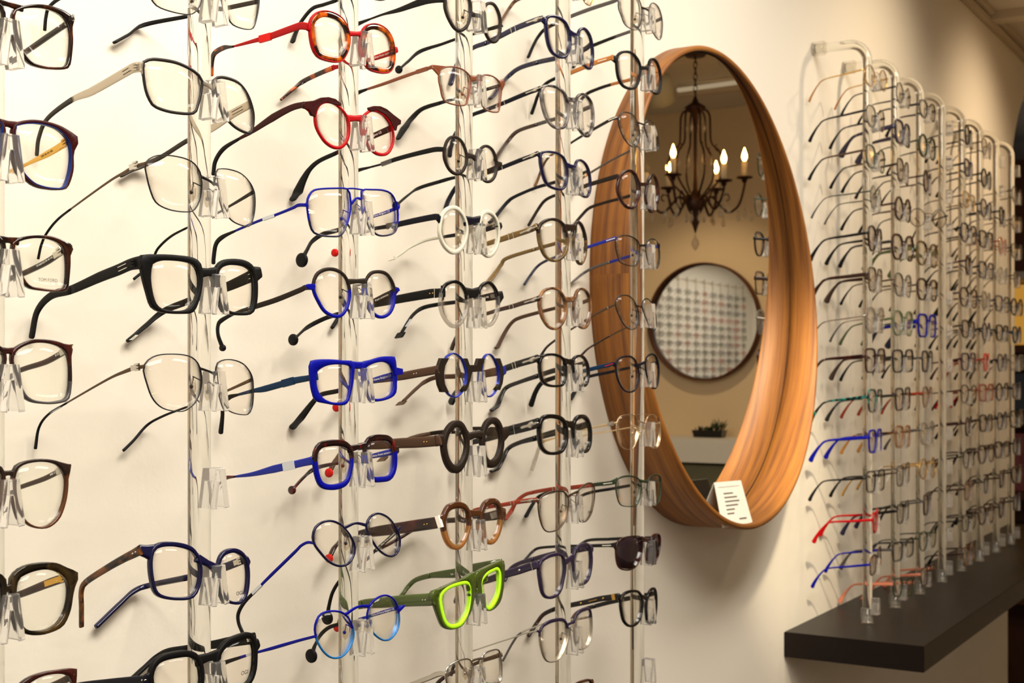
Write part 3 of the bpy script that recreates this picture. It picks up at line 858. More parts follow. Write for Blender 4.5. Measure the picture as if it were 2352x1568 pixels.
# ---- column 2
hero(2, 'black eyeglasses above the picture with only a dark temple hanging into view', 'A4',
     [(985, -330), (1040, -400), (1130, -410), (1220, -370), (1270, -280), (1255, -170), (1200, -100), (1090, -90), (1010, -150)],
     [(1400, -270), (1450, -340), (1540, -340), (1620, -280), (1660, -180), (1640, -80), (1580, -20), (1480, -40), (1410, -140)],
     ['blk'], (2, 2, 2, 2), 3, ((.25, 2.4, .3),),
     dict(p=[(960, -320), (700, -250), (420, -160), (250, -90), (160, 0)], w=[40, 36, 30, 34, 40], m=['blk', dk], tip=2, th=1.6),
     dict(p=[(1640, -160), (1400, -80), (1165, 5), (1060, 40), (960, 75), (870, 180), (820, 280), (795, 350)], w=[40, 36, 34, 34, 36, 36, 46, 62], m=['blk', dk], tip=2, th=1.8))
hero(2, 'amber tortoise hexagonal eyeglasses edged in red with red temples', 'A4',
     [(982, 220), (1005, 175), (1050, 148), (1120, 150), (1200, 186), (1246, 245), (1266, 315), (1256, 400), (1216, 470), (1175, 486), (1080, 468), (1022, 436), (992, 350)],
     [(1405, 350), (1425, 285), (1465, 256), (1530, 256), (1600, 295), (1640, 360), (1654, 450), (1645, 540), (1610, 580), (1530, 575), (1450, 540), (1408, 440)],
     ['red', 'red', 'tortl'], (.8, 1.0, 1.0, .5), 3.2, ((.26, 3.2, .2),),
     dict(p=[(925, 228), (860, 222), (800, 240), (600, 312), (480, 345), (290, 397), (200, 410), (120, 460), (100, 540), (98, 640)], w=[64, 66, 66, 62, 40, 18, 50, 56, 44, 40], m=['red', 'tortl'], tip=5, th=1.4,
          deco=[(.36, 'tape', 'dred')]),
     dict(p=[(1655, 445), (1475, 505), (1345, 548), (1165, 575), (1130, 585), (1000, 640), (880, 700), (790, 770), (695, 852)], w=[60, 56, 40, 22, 52, 46, 46, 60, 30], m=['red', 'tortl'], tip=4, th=1.4,
          text=[('- theo from antwerp', .16, .0036, 'wink', 0)]),
     inset=(3.8, 3.2, 3.2, 3.0, 2), RE=((1697, 425), 50))
hero(2, 'round bright red eyeglasses with burgundy brows', 'A4',
     [(1000, 990), (1030, 912), (1090, 884), (1160, 900), (1230, 960), (1270, 1030), (1276, 1120), (1256, 1200), (1210, 1246), (1150, 1246), (1080, 1200), (1025, 1120), (1002, 1060)],
     [(1400, 1030), (1450, 970), (1510, 960), (1580, 1000), (1640, 1080), (1660, 1160), (1650, 1240), (1610, 1300), (1550, 1310), (1490, 1280), (1430, 1190), (1402, 1110)],
     ['red', 'red', 'burg'], (1.6, 1.6, 2.4, 2.2), 2.4, ((.25, 4.0, .2),),
     dict(p=[(895, 895), (780, 925), (620, 1010), (440, 1130), (330, 1192), (200, 1275), (130, 1380), (112, 1490)], w=[52, 60, 72, 40, 26, 44, 44, 44], m=['burg', dk], tip=4, th=1.5),
     dict(p=[(1655, 1090), (1470, 1172), (1310, 1240), (1165, 1312), (1020, 1380), (940, 1450), (885, 1540), (840, 1640), (800, 1700)], w=[60, 52, 32, 40, 42, 50, 80, 110, 90], m=['burg', dk], tip=3, th=1.5,
          text=[('Edw+72 © theo Belgium CE', .14, .0036, 'wink', 0)]),
     plates=[([(888, 872), (980, 862), (1040, 836), (1100, 832), (1160, 848), (1212, 892), (1200, 908), (1140, 890), (1080, 872), (1030, 896), (1000, 940), (985, 1000), (955, 990), (930, 940), (888, 928)], 2, -.6, 2.2),
             ([(1445, 922), (1490, 908), (1545, 910), (1600, 935), (1660, 985), (1720, 1030), (1718, 1065), (1690, 1080), (1680, 1120), (1655, 1100), (1625, 1030), (1570, 975), (1510, 945), (1455, 958)], 2, -.6, 2.2)])
hero(2, 'cobalt blue aviator eyeglasses with a straight double bridge', 'A5',
     [(906, 250), (915, 200), (945, 152), (1000, 132), (1140, 125), (1238, 130), (1258, 200), (1262, 290), (1232, 410), (1182, 502), (1100, 512), (1010, 502), (950, 470), (922, 380)],
     [(1366, 230), (1362, 142), (1440, 136), (1540, 142), (1605, 172), (1640, 240), (1656, 320), (1652, 420), (1630, 480), (1560, 506), (1490, 500), (1440, 450), (1385, 340)],
     ['blue', 'navy'], (1.3, 1.5, 1.3, 1.3), 1.8, (([(1230, 121), (1290, 119), (1368, 130)], 1.5), (.28, 1.6, 3.0)),
     dict(p=[(885, 258), (820, 260), (770, 285), (620, 345), (480, 395), (290, 476), (180, 530), (130, 590), (112, 700), (110, 740)], w=[30, 30, 26, 24, 24, 20, 44, 44, 42, 42], m=['blue', dk], tip=5, th=1.3,
          deco=[(.36, 'tape', 'tape')]),
     dict(p=[(1662, 275), (1560, 318), (1440, 357), (1300, 410), (1145, 470), (1030, 500), (940, 560), (890, 640), (860, 700)], w=[32, 30, 24, 24, 40, 42, 44, 50, 60], m=['blue', dk], tip=3, th=1.4,
          end=('disc', 62), text=[('frame Belgium CE', .18, .0034, 'wink', 0)]), RE=((1672, 268), 30), pads=True, split=.3)
hero(2, 'panto eyeglasses in dark brown above and blue below', 'A5',
     [(962, 930), (990, 850), (1060, 812), (1140, 815), (1210, 860), (1246, 930), (1256, 1010), (1232, 1110), (1182, 1170), (1120, 1172), (1050, 1130), (1000, 1050), (970, 985)],
     [(1390, 930), (1430, 850), (1490, 830), (1560, 845), (1610, 910), (1630, 990), (1622, 1080), (1590, 1150), (1530, 1182), (1470, 1162), (1420, 1085), (1394, 1005)],
     ['mbrn', 'blue'], (2.5, 2.2, 2.4, 1.8), 2.4, ((.22, 3.2, .3),),
     dict(p=[(955, 945), (880, 948), (840, 968), (640, 1050), (470, 1105), (300, 1160), (180, 1222), (148, 1270), (150, 1350), (182, 1440)], w=[50, 46, 46, 48, 46, 26, 44, 36, 36, 44], m=['mbrn', dk], tip=5, th=1.5, end=('disc', 30)),
     dict(p=[(1640, 975), (1540, 1025), (1440, 1070), (1300, 1120), (1150, 1172), (1040, 1208), (900, 1280), (790, 1375)], w=[56, 56, 46, 36, 40, 40, 42, 40], m=['mbrn', dk], tip=4, th=1.5, end=('disc', 50),
          text=[('from antwerp', .17, .0036, 'wink', 0)]), split=.58, RE=((1660, 968), 46), pads=True,
     plates=[([(888, 930), (905, 918), (958, 915), (965, 945), (950, 972), (900, 958)], 1, -.5, 2.0), ([(1632, 950), (1660, 948), (1672, 975), (1645, 990)], 1, -.5, 2.0)])
hero(2, 'electric blue cat-eye eyeglasses with slate blue temples', 'A6',
     [(1108, 235), (1150, 190), (1220, 160), (1320, 152), (1428, 170), (1436, 260), (1422, 390), (1396, 486), (1335, 510), (1240, 505), (1160, 460), (1112, 370)],
     [(1572, 190), (1620, 155), (1690, 132), (1760, 132), (1810, 170), (1840, 245), (1842, 330), (1822, 420), (1760, 464), (1690, 476), (1622, 460), (1585, 360), (1562, 260)],
     ['blue'], (3, 3, 3, 2), 2.6, (([(1430, 152), (1500, 160), (1570, 158)], 6.4),),
     dict(p=[(1112, 262), (1020, 282), (870, 310), (620, 380), (500, 402), (360, 438), (270, 466), (215, 530), (210, 640), (195, 790)], w=[76, 58, 66, 64, 40, 26, 54, 44, 44, 60], m=['teal', dk], tip=5, th=1.4, deco=[(.24, 'tape', 'teal')]),
     dict(p=[(1850, 245), (1740, 275), (1640, 302), (1480, 350), (1305, 402), (1140, 440), (1060, 520), (960, 650), (880, 740)], w=[60, 60, 50, 40, 46, 46, 60, 80, 92], m=['mblue', dk], tip=4, th=1.4,
          text=[('® frame Belgium CE', .14, .0034, 'wink', 0)]),
     LO=[(1042, 122), (1120, 104), (1240, 102), (1360, 112), (1462, 128), (1462, 260), (1440, 400), (1400, 520), (1320, 540), (1200, 522), (1098, 495), (1060, 400), (1044, 300), (1036, 200)],
     RO=[(1540, 135), (1620, 108), (1720, 78), (1800, 74), (1842, 80), (1855, 150), (1866, 240), (1864, 330), (1852, 432), (1770, 486), (1640, 502), (1590, 430), (1560, 330), (1545, 240)],
     plates=[([(1848, 178), (1918, 192), (1918, 248), (1842, 255)], 0, -.6, 2.6)])
hero(2, 'square blue eyeglasses with glossy black-red tortoise uppers', 'A6',
     [(1116, 1010), (1150, 950), (1220, 930), (1310, 925), (1375, 936), (1430, 975), (1442, 1050), (1430, 1140), (1396, 1240), (1320, 1280), (1230, 1287), (1165, 1262), (1132, 1180), (1118, 1090)],
     [(1572, 985), (1600, 905), (1650, 880), (1720, 874), (1790, 885), (1830, 935), (1842, 1020), (1836, 1130), (1800, 1200), (1720, 1216), (1645, 1210), (1600, 1130), (1575, 1050)],
     ['rtort', 'blue'], (4.6, 4.0, 4.0, 2.0), 3.0, ((.12, 4.0, .2),),
     dict(p=[(1062, 1062), (980, 1080), (900, 1098), (700, 1142), (500, 1190), (330, 1214), (240, 1228), (150, 1290), (100, 1400), (100, 1490)], w=[80, 74, 74, 76, 44, 22, 44, 40, 40, 44], m=['mblue', 'rtort'], tip=5, th=1.4, deco=[(.25, 'tape', 'tape')]),
     dict(p=[(1870, 965), (1750, 995), (1630, 1020), (1480, 1055), (1310, 1085), (1130, 1122), (1050, 1160), (970, 1230), (880, 1330)], w=[62, 60, 46, 30, 34, 40, 44, 44, 40], m=['mblue', 'rtort'], tip=4, th=1.4, end=('disc', 42),
          text=[('theo from antwerp', .15, .0036, 'wink', 0)]), split=.6, RE=((1886, 958), 62), pads=True)
hero(2, 'tilted round navy wire eyeglasses hanging askew', 'A7',
     [(984, 310), (1005, 235), (1065, 192), (1130, 182), (1200, 205), (1262, 262), (1312, 335), (1336, 410), (1320, 480), (1275, 538), (1200, 552), (1115, 512), (1040, 430), (998, 370)],
     [(1444, 210), (1478, 142), (1545, 118), (1625, 155), (1688, 238), (1722, 330), (1712, 420), (1672, 466), (1610, 460), (1540, 405), (1485, 325), (1452, 265)],
     ['navy'], (1.5, 1.6, 1.5, 1.5), 2.2, ((.2, 1.8, 3.0),),
     dict(p=[(985, 365), (925, 358), (870, 385), (840, 415), (790, 465), (610, 640), (490, 760), (460, 790), (375, 880), (328, 970), (330, 1050), (362, 1130)], w=[24, 26, 26, 26, 30, 30, 22, 30, 36, 36, 34, 36], m=['blue', dk], tip=7, th=1.6, deco=[(.53, 'tape', 'tape')]),
     dict(p=[(1716, 240), (1620, 330), (1505, 430), (1400, 525), (1290, 610), (1200, 690), (1140, 790), (1110, 900), (1098, 980)], w=[32, 32, 30, 26, 30, 32, 34, 36, 46], m=['bmet', dk], tip=4, th=1.5, end=('disc', 60),
          text=[('eqo -  theo from antwerp', .16, .0034, 'wink', 0)]), RE=((1730, 225), 24), pads=True)
hero(2, 'oval wire eyeglasses fading from blue to turquoise', 'A7',
     [(1002, 1070), (1040, 990), (1120, 960), (1210, 966), (1270, 1002), (1310, 1080), (1326, 1160), (1292, 1260), (1230, 1330), (1150, 1345), (1080, 1300), (1022, 1212), (1002, 1135)],
     [(1448, 985), (1480, 890), (1550, 835), (1620, 825), (1680, 870), (1710, 950), (1716, 1050), (1690, 1130), (1640, 1184), (1580, 1190), (1510, 1142), (1465, 1065)],
     ['blue', 'aqua'], (1.4, 1.4, 1.4, 1.3), 1.8, ((.14, 1.8, 3.2),),
     dict(p=[(995, 1165), (860, 1200), (720, 1240), (610, 1272), (470, 1310), (340, 1350), (215, 1392), (140, 1430), (100, 1480)], w=[24, 26, 30, 30, 22, 28, 40, 40, 42], m=['blue', dk], tip=5, th=1.4, deco=[(.5, 'tape', 'tape')]),
     dict(p=[(1740, 912), (1600, 950), (1470, 990), (1330, 1030), (1200, 1062), (1110, 1090), (1040, 1150), (990, 1240), (965, 1310)], w=[30, 30, 26, 26, 34, 36, 38, 40, 56], m=['mblue', dk], tip=3, th=1.4, end=('disc', 62),
          text=[('Plumo © frame Belgium CE', .16, .0032, 'wink', 0)]), RE=((1764, 904), 24), split=.5, pads=True)

# ---- column 3
hero(3, 'black eyeglasses at the top edge with a ribbed ball-ended temple', 'B1',
     [(958, 40), (980, -60), (1060, -112), (1140, -72), (1190, 20), (1198, 110), (1172, 220), (1110, 277), (1050, 260), (998, 180), (968, 105)],
     [(1330, 100), (1370, 48), (1430, 60), (1474, 150), (1482, 260), (1462, 358), (1420, 390), (1370, 350), (1330, 255), (1318, 175)],
     ['mbrn'], (2.6, 2.6, 2.8, 1.8), 2.6, ((.5, 3.4, .2),),
     dict(p=[(935, -10), (820, -5), (700, 22), (500, 95), (340, 140), (215, 185), (90, 235), (0, 290), (-60, 350)], w=[70, 76, 76, 50, 24, 20, 48, 46, 46], m=['mblk', dk], tip=5, th=1.4),
     dict(p=[(1500, 245), (1420, 270), (1340, 292), (1200, 338), (1045, 382), (910, 430), (700, 500), (580, 600), (500, 670)], w=[40, 40, 34, 26, 30, 30, 42, 42, 44], m=['mblk', dk], tip=5, th=1.5, end=('disc', 40)), pads=True)
hero(3, 'thin rust-brown rectangular metal eyeglasses', 'B1',
     [(890, 775), (898, 700), (950, 662), (1050, 660), (1130, 690), (1184, 740), (1196, 800), (1184, 900), (1150, 1005), (1120, 1018), (1060, 1014), (970, 990), (928, 950), (905, 850)],
     [(1284, 770), (1335, 736), (1415, 752), (1478, 808), (1492, 880), (1482, 990), (1470, 1072), (1440, 1084), (1390, 1078), (1330, 1050), (1302, 980), (1280, 860)],
     ['orn'], (1.3, 1.3, 1.2, 1.1), 1.5, ((.18, 4.0, -.6),),
     dict(p=[(822, 648), (770, 668), (680, 697), (500, 760), (340, 818), (180, 870), (90, 905), (0, 960), (-60, 1030)], w=[42, 34, 34, 36, 34, 26, 46, 44, 44], m=['orn', dk], tip=5, th=1.2, deco=[(.2, 'tape', 'orn')]),
     dict(p=[(1500, 825), (1420, 848), (1335, 873), (1190, 915), (1040, 962), (890, 1003), (720, 1060), (620, 1150), (550, 1240), (490, 1340)], w=[34, 34, 34, 28, 26, 40, 46, 66, 110, 70], m=['dnavy', dk], tip=5, th=1.2,
          text=[('© Belgium CE', .1, .0036, 'gink', 0)]), pads=True, RE=((1522, 795), 60),
     plates=[([(820, 630), (870, 634), (960, 645), (900, 680), (890, 720), (880, 690), (862, 672), (822, 664)], 0, 0, 1.5)])
hero(3, 'small round dark brown eyeglasses with a raised bridge', 'P',
     [(1024, 352), (1030, 327), (1043, 317), (1060, 325), (1070, 345), (1073, 365), (1066, 387), (1052, 396), (1037, 388), (1027, 370)],
     [(1097, 370), (1103, 350), (1117, 338), (1132, 346), (1140, 365), (1142, 385), (1136, 405), (1124, 414), (1111, 407), (1100, 390)],
     ['mbrn'], (2.2, 2.2, 2.4, 2.2), 2.6, ((.42, 4.0, 1.4),),
     dict(p=[(1020, 343), (1002, 343), (985, 346), (940, 357), (905, 367), (880, 376), (850, 384), (820, 392), (798, 404)], w=[11, 12, 12, 11, 11, 5, 5, 10, 10], m=['mblk', dk], tip=6, th=1.4, deco=[(.55, 'tape', 'gry')]),
     dict(p=[(1143, 383), (1118, 393), (1085, 402), (1043, 408), (1010, 417), (962, 432), (935, 450), (912, 470)], w=[11, 11, 9, 6, 9, 9, 9, 9], m=['mblk', dk], tip=4, th=1.5, end=('disc', 10)), RE=((1154, 377), 10), pads=True)
hero(3, 'round off-white eyeglasses with pale square temple tips', 'B2',
     [(962, 790), (990, 655), (1050, 597), (1120, 592), (1180, 652), (1216, 740), (1220, 830), (1192, 930), (1140, 988), (1080, 1000), (1012, 945), (972, 865)],
     [(1364, 780), (1392, 662), (1440, 630), (1500, 660), (1540, 740), (1550, 840), (1532, 950), (1482, 1028), (1430, 1032), (1376, 960), (1356, 870)],
     ['white', 'white', 'dnavy'], (3.3, 2.8, 3.6, 2.8), 3.4, ((.24, 6.4, .1),),
     dict(p=[(930, 666), (880, 664), (700, 698), (500, 742), (380, 765), (265, 785), (100, 830), (-40, 900), (-130, 1020)], w=[66, 66, 64, 60, 46, 40, 34, 32, 36], m=['dnavy', 'white', 'dred'], tip=5, th=2.2, end=('disc', 42), deco=[(.42, 'tape', 'gry')]),
     dict(p=[(1570, 745), (1480, 770), (1390, 800), (1240, 826), (1085, 852), (985, 868), (800, 902), (650, 965), (560, 1030), (475, 1085)], w=[56, 56, 50, 42, 40, 34, 34, 34, 32, 32], m=['dnavy', 'white'], tip=5, th=2.2, end=('square', 44),
          text=[('140', .1, .0034, 'gink', 0)]), RE=((1584, 745), 60), bmi=2, pads=True)
hero(3, 'round eyeglasses with black tops and clear lower rims', 'B3',
     [(943, 170), (970, 55), (1040, 5), (1110, 10), (1170, 72), (1196, 160), (1192, 250), (1160, 340), (1110, 400), (1052, 410), (990, 350), (952, 265)],
     [(1310, 180), (1340, 55), (1400, 10), (1450, 32), (1490, 102), (1506, 200), (1492, 300), (1450, 382), (1400, 405), (1350, 372), (1316, 280)],
     ['blk', 'clear', 'mblk'], (2.6, 2.6, 3.0, 2.4), 3.4, ((.22, 7.6, .2),),
     dict(p=[(965, 95), (880, 100), (820, 105), (640, 135), (480, 165), (240, 215), (60, 260), (-80, 330), (-160, 440)], w=[92, 92, 96, 92, 88, 70, 50, 46, 46], m=['mblk', 'mblk'], tip=5, th=2.6, deco=[(.14, 'band', 'smet'), (.22, 'dots', 'gold')]),
     dict(p=[(1530, 118), (1430, 135), (1310, 158), (1180, 178), (1060, 192), (880, 216), (740, 250), (650, 315), (590, 400), (530, 500)], w=[80, 80, 70, 44, 40, 42, 44, 40, 36, 32], m=['mblk', 'mblk'], tip=5, th=2.6, end=('square', 46), deco=[(.9, 'tape', 'tape'), (.04, 'hinge', 'smet')],
          text=[('L145', .16, .0034, 'wink', 0)]), RE=((1552, 115), 80), split=.72, bmi=2)
hero(3, 'brown angular eyeglasses with slim blue rings round the lenses', 'B3',
     [(955, 920), (985, 765), (1025, 722), (1070, 710), (1140, 760), (1180, 850), (1190, 930), (1165, 1050), (1110, 1120), (1068, 1135), (1010, 1100), (970, 1015)],
     [(1340, 905), (1365, 765), (1410, 716), (1460, 750), (1505, 850), (1515, 930), (1500, 1040), (1450, 1115), (1400, 1125), (1352, 1055), (1336, 985)],
     ['mblue', 'mbrn'], (1.1, 1.1, 1.1, 1.3), 3.4, ((.3, 2, .2),),
     dict(p=[(905, 862), (880, 866), (840, 875), (700, 900), (550, 928), (380, 958), (230, 985), (80, 1040), (-20, 1110), (-110, 1230)], w=[84, 86, 86, 86, 84, 66, 50, 60, 66, 60], m=['lbrn', 'lbrn', 'dred'], tip=6, th=2.6, end=('disc', 44), deco=[(.36, 'dots', 'smet')]),
     dict(p=[(1560, 872), (1460, 888), (1340, 910), (1200, 922), (1065, 932), (880, 942), (770, 985), (680, 1055), (545, 1185)], w=[86, 86, 76, 56, 50, 46, 46, 44, 36], m=['lbrn', 'lbrn'], tip=5, th=2.6, end=('square', 46)),
     RE=((1582, 868), 80),
     plates=[([(926, 750), (1008, 750), (968, 832), (956, 920), (968, 1010), (1006, 1092), (934, 1090), (906, 1020), (890, 920), (900, 830)], 1, -.3, 3.2),
             ([(1148, 752), (1192, 752), (1216, 818), (1280, 818), (1300, 752), (1368, 752), (1342, 830), (1332, 885), (1240, 890), (1214, 1000), (1180, 1082), (1132, 1080), (1180, 1010), (1198, 930), (1186, 850)], 1, -.3, 3.2),
             ([(1468, 750), (1520, 752), (1546, 830), (1556, 920), (1545, 1000), (1520, 1070), (1468, 1068), (1508, 1010), (1522, 930), (1512, 850)], 1, -.3, 3.2)])
hero(3, 'very thick round matte dark brown eyeglasses', 'B4',
     [(1020, 310), (1050, 205), (1110, 142), (1170, 150), (1215, 230), (1226, 320), (1206, 430), (1160, 512), (1108, 530), (1060, 484), (1030, 405)],
     [(1410, 270), (1440, 145), (1500, 100), (1550, 132), (1576, 220), (1576, 320), (1546, 430), (1490, 480), (1440, 450), (1416, 365)],
     ['mbrn'], (5.4, 5.0, 6.4, 4.0), 5.0, ((.3, 5.4, 1.4),),
     dict(p=[(950, 268), (890, 280), (700, 295), (530, 303), (320, 318), (110, 340), (-60, 400), (-130, 480), (-190, 590)], w=[112, 112, 112, 108, 100, 76, 66, 66, 60], m=['lbrn', 'lbrn', 'dred'], tip=6, th=3.0, end=('disc', 48), deco=[(.11, 'band', 'ink'), (.19, 'dots', 'gold')]),
     dict(p=[(1620, 190), (1450, 180), (1280, 172), (1130, 178), (990, 186), (840, 205), (640, 250), (480, 340), (370, 450)], w=[100, 96, 80, 56, 46, 44, 44, 44, 40], m=['mbrn', 'lbrn'], tip=5, th=3.0, end=('square', 46),
          text=[('be artist', .22, .0044, 'wink', 0)]), RE=((1660, 178), 104))
hero(3, 'chunky translucent amber and brown square eyeglasses', 'B4',
     [(1008, 1110), (1045, 1005), (1110, 975), (1170, 974), (1220, 1000), (1246, 1060), (1250, 1135), (1226, 1240), (1180, 1322), (1122, 1352), (1062, 1312), (1022, 1215)],
     [(1388, 1050), (1425, 962), (1490, 930), (1540, 950), (1568, 1020), (1566, 1120), (1542, 1220), (1500, 1290), (1445, 1292), (1402, 1222), (1382, 1130)],
     ['ambd', 'amber'], (5.0, 4.4, 3.8, 3.0), 4.6, ((.22, 5.4, .6),),
     dict(p=[(950, 1105), (890, 1122), (700, 1150), (500, 1180), (300, 1208), (110, 1240), (-60, 1300), (-140, 1370), (-190, 1470)], w=[120, 122, 124, 122, 110, 80, 66, 64, 60], m=['tortm', 'tortm', 'dred'], tip=6, th=3.0, end=('disc', 46), deco=[(.06, 'wideband', 'paper'), (.2, 'dots', 'gold')]),
     dict(p=[(1600, 1020), (1500, 1045), (1390, 1065), (1250, 1085), (1115, 1092), (960, 1105), (760, 1150), (560, 1260), (400, 1350), (340, 1380)], w=[110, 100, 84, 60, 56, 56, 56, 56, 50, 40], m=['tortm', 'tortm'], tip=5, th=3.0, end=('square', 44),
          text=[('be  artist', .34, .0044, 'wink', 0)], deco=[(.06, 'plate', 'smet')]), RE=((1625, 1025), 110), split=.5)
hero(3, 'translucent green browline-straight eyeglasses with neon yellow lens edges', 'B5',
     [(1002, 660), (1040, 600), (1100, 560), (1200, 528), (1275, 520), (1306, 570), (1306, 680), (1282, 800), (1240, 880), (1195, 928), (1110, 945), (1055, 905), (1018, 790)],
     [(1432, 490), (1480, 425), (1545, 388), (1592, 372), (1612, 430), (1606, 560), (1580, 660), (1530, 740), (1490, 752), (1446, 660), (1430, 560)],
     ['green', 'green', 'neon'], (3, 3, 3, 2), 4.4, ((.05, 8.0, .0), (.4, 5.0, .5)),
     dict(p=[(905, 668), (860, 680), (700, 688), (540, 698), (340, 714), (150, 730), (20, 780), (-60, 850), (-110, 960)], w=[140, 138, 132, 126, 118, 100, 66, 60, 60], m=['green', 'green', 'dred'], tip=5, th=3.2, end=('disc', 46), deco=[(.17, 'dots', 'smet'), (.02, 'band', 'ink')]),
     dict(p=[(1640, 305), (1500, 325), (1345, 350), (1160, 395), (1010, 410), (870, 425), (720, 470), (640, 540), (580, 620), (520, 690)], w=[120, 116, 110, 106, 84, 60, 54, 50, 48, 44], m=['green', 'green'], tip=5, th=3.2,
          text=[('be  artist  L145', .3, .0044, 'wink', 0)]),
     inset=(3.0, 3.4, 3.2, .5, 2),
     LO=[(868, 612), (960, 570), (1100, 510), (1240, 450), (1370, 385), (1372, 560), (1340, 720), (1310, 820), (1250, 920), (1180, 980), (1090, 1002), (1015, 968), (960, 850), (920, 740)],
     RO=[(1370, 400), (1480, 335), (1590, 285), (1652, 262), (1664, 330), (1660, 460), (1650, 580), (1622, 700), (1560, 782), (1490, 800), (1420, 740), (1395, 620), (1380, 520)])
hero(3, 'silver rectangular wire eyeglasses tilted at the bottom edge', 'B5',
     [(1048, 1490), (1062, 1415), (1150, 1352), (1265, 1320), (1318, 1348), (1332, 1430), (1322, 1520), (1290, 1622), (1190, 1642), (1092, 1622), (1060, 1560)],
     [(1418, 1340), (1460, 1262), (1560, 1222), (1610, 1232), (1626, 1300), (1636, 1400), (1630, 1532), (1580, 1562), (1482, 1560), (1434, 1500), (1416, 1410)],
     ['smet'], (1.2, 1.4, 1.1, 1.1), 1.6, ((.12, 1.8, .6),),
     dict(p=[(1040, 1476), (990, 1468), (930, 1482), (870, 1510), (800, 1536), (680, 1580), (480, 1650), (280, 1740), (160, 1850)], w=[44, 54, 60, 54, 54, 46, 36, 36, 36], m=['smet', dk], tip=6, th=1.3),
     dict(p=[(1640, 1260), (1540, 1295), (1430, 1330), (1300, 1385), (1180, 1432), (1070, 1475), (960, 1560), (900, 1660)], w=[50, 46, 40, 36, 36, 40, 46, 46], m=['brz', 'tortm'], tip=4, th=1.3), pads=True)

# ---- column 4
arrow = [(.12, 'arrow', 'smet'), (.30, 'band', 'smet'), (.345, 'band', 'smet')]
hero(4, 'gold wire eyeglasses of which only the bottom of a rim dips below the top edge', 'B6',
     [(490, -480), (560, -540), (640, -530), (720, -470), (750, -380), (740, -270), (700, -200), (600, -200), (540, -280), (500, -380)],
     [(850, -330), (890, -420), (950, -420), (1000, -330), (1010, -200), (1005, -60), (985, 30), (955, 48), (910, 10), (870, -100), (850, -220)],
     ['gold'], (1.0, 1.0, 1.0, 1.0), 1.4, ((.2, 1.6, .6),),
     dict(p=[(480, -420), (300, -350), (40, -260), (-120, -200), (-250, -100), (-290, 20)], w=[40, 44, 44, 40, 40, 44], m=['brz', 'hazel'], tip=3, th=1.4),
     dict(p=[(1000, -300), (850, -230), (620, -140), (400, -70), (215, 0), (150, 62), (75, 180), (40, 240)], w=[40, 40, 34, 30, 40, 44, 50, 50], m=['brz', 'hazel'], tip=4, th=1.6))
hero(4, 'glossy navy panto eyeglasses with silver arrow hinges, uppermost of the navy ones', 'B6',
     [(528, 225), (548, 188), (590, 180), (640, 190), (710, 235), (750, 310), (766, 400), (756, 500), (728, 560), (680, 578), (600, 540), (556, 460), (534, 340)],
     [(862, 345), (890, 310), (930, 318), (970, 380), (990, 470), (996, 580), (980, 680), (950, 690), (900, 640), (866, 560), (850, 450)],
     ['navy'], (2.6, 2.8, 2.2, 2.4), 3.4, ((.26, 4.6, .2),),
     dict(p=[(478, 190), (420, 205), (300, 250), (180, 300), (40, 372), (-100, 440), (-225, 485), (-340, 560), (-420, 700), (-470, 860)], w=[64, 64, 62, 58, 56, 54, 50, 54, 60, 64], m=['navy', 'navy'], tip=5, th=3.0, deco=arrow, text=[]),
     dict(p=[(985, 440), (920, 500), (800, 545), (610, 600), (430, 640), (240, 700), (130, 780), (40, 880), (-20, 970), (-60, 1010)], w=[50, 54, 54, 54, 52, 50, 50, 54, 60, 60], m=['navy', 'navy'], tip=4, th=2.8, text=[('3258-V 1115 Domenico', .42, .0028, 'gink', 0)]),
     text=[('Persol', (948, 600), 4.6, 'ink', .5, 'R')])
hero(4, 'grey marbled eyeglasses with silver arrow hinges', 'B6',
     [(480, 990), (498, 910), (540, 893), (590, 898), (650, 920), (710, 970), (740, 1060), (742, 1170), (722, 1270), (680, 1306), (610, 1296), (545, 1230), (502, 1120)],
     [(848, 1010), (890, 980), (940, 1000), (988, 1070), (1002, 1180), (996, 1290), (962, 1380), (920, 1382), (862, 1310), (832, 1200), (832, 1080)],
     ['marb', 'marb'], (2.2, 2.6, 2.2, 2.6), 3.2, ((.2, 4.0, .3),),
     dict(p=[(455, 905), (410, 925), (300, 965), (50, 1070), (-130, 1140), (-250, 1185), (-330, 1260), (-420, 1380), (-470, 1520), (-480, 1600)], w=[48, 48, 48, 44, 42, 40, 44, 50, 56, 56], m=['dnavy', 'dnavy'], tip=5, th=2.6, deco=arrow),
     dict(p=[(985, 1090), (890, 1130), (760, 1180), (610, 1222), (420, 1280), (220, 1350), (120, 1450), (40, 1560), (-10, 1640)], w=[44, 44, 42, 40, 40, 42, 46, 52, 54], m=['gry', 'brn'], tip=4, th=2.4),
     text=[('Persol', (955, 1300), 4.4, 'ink', .5, 'R')])
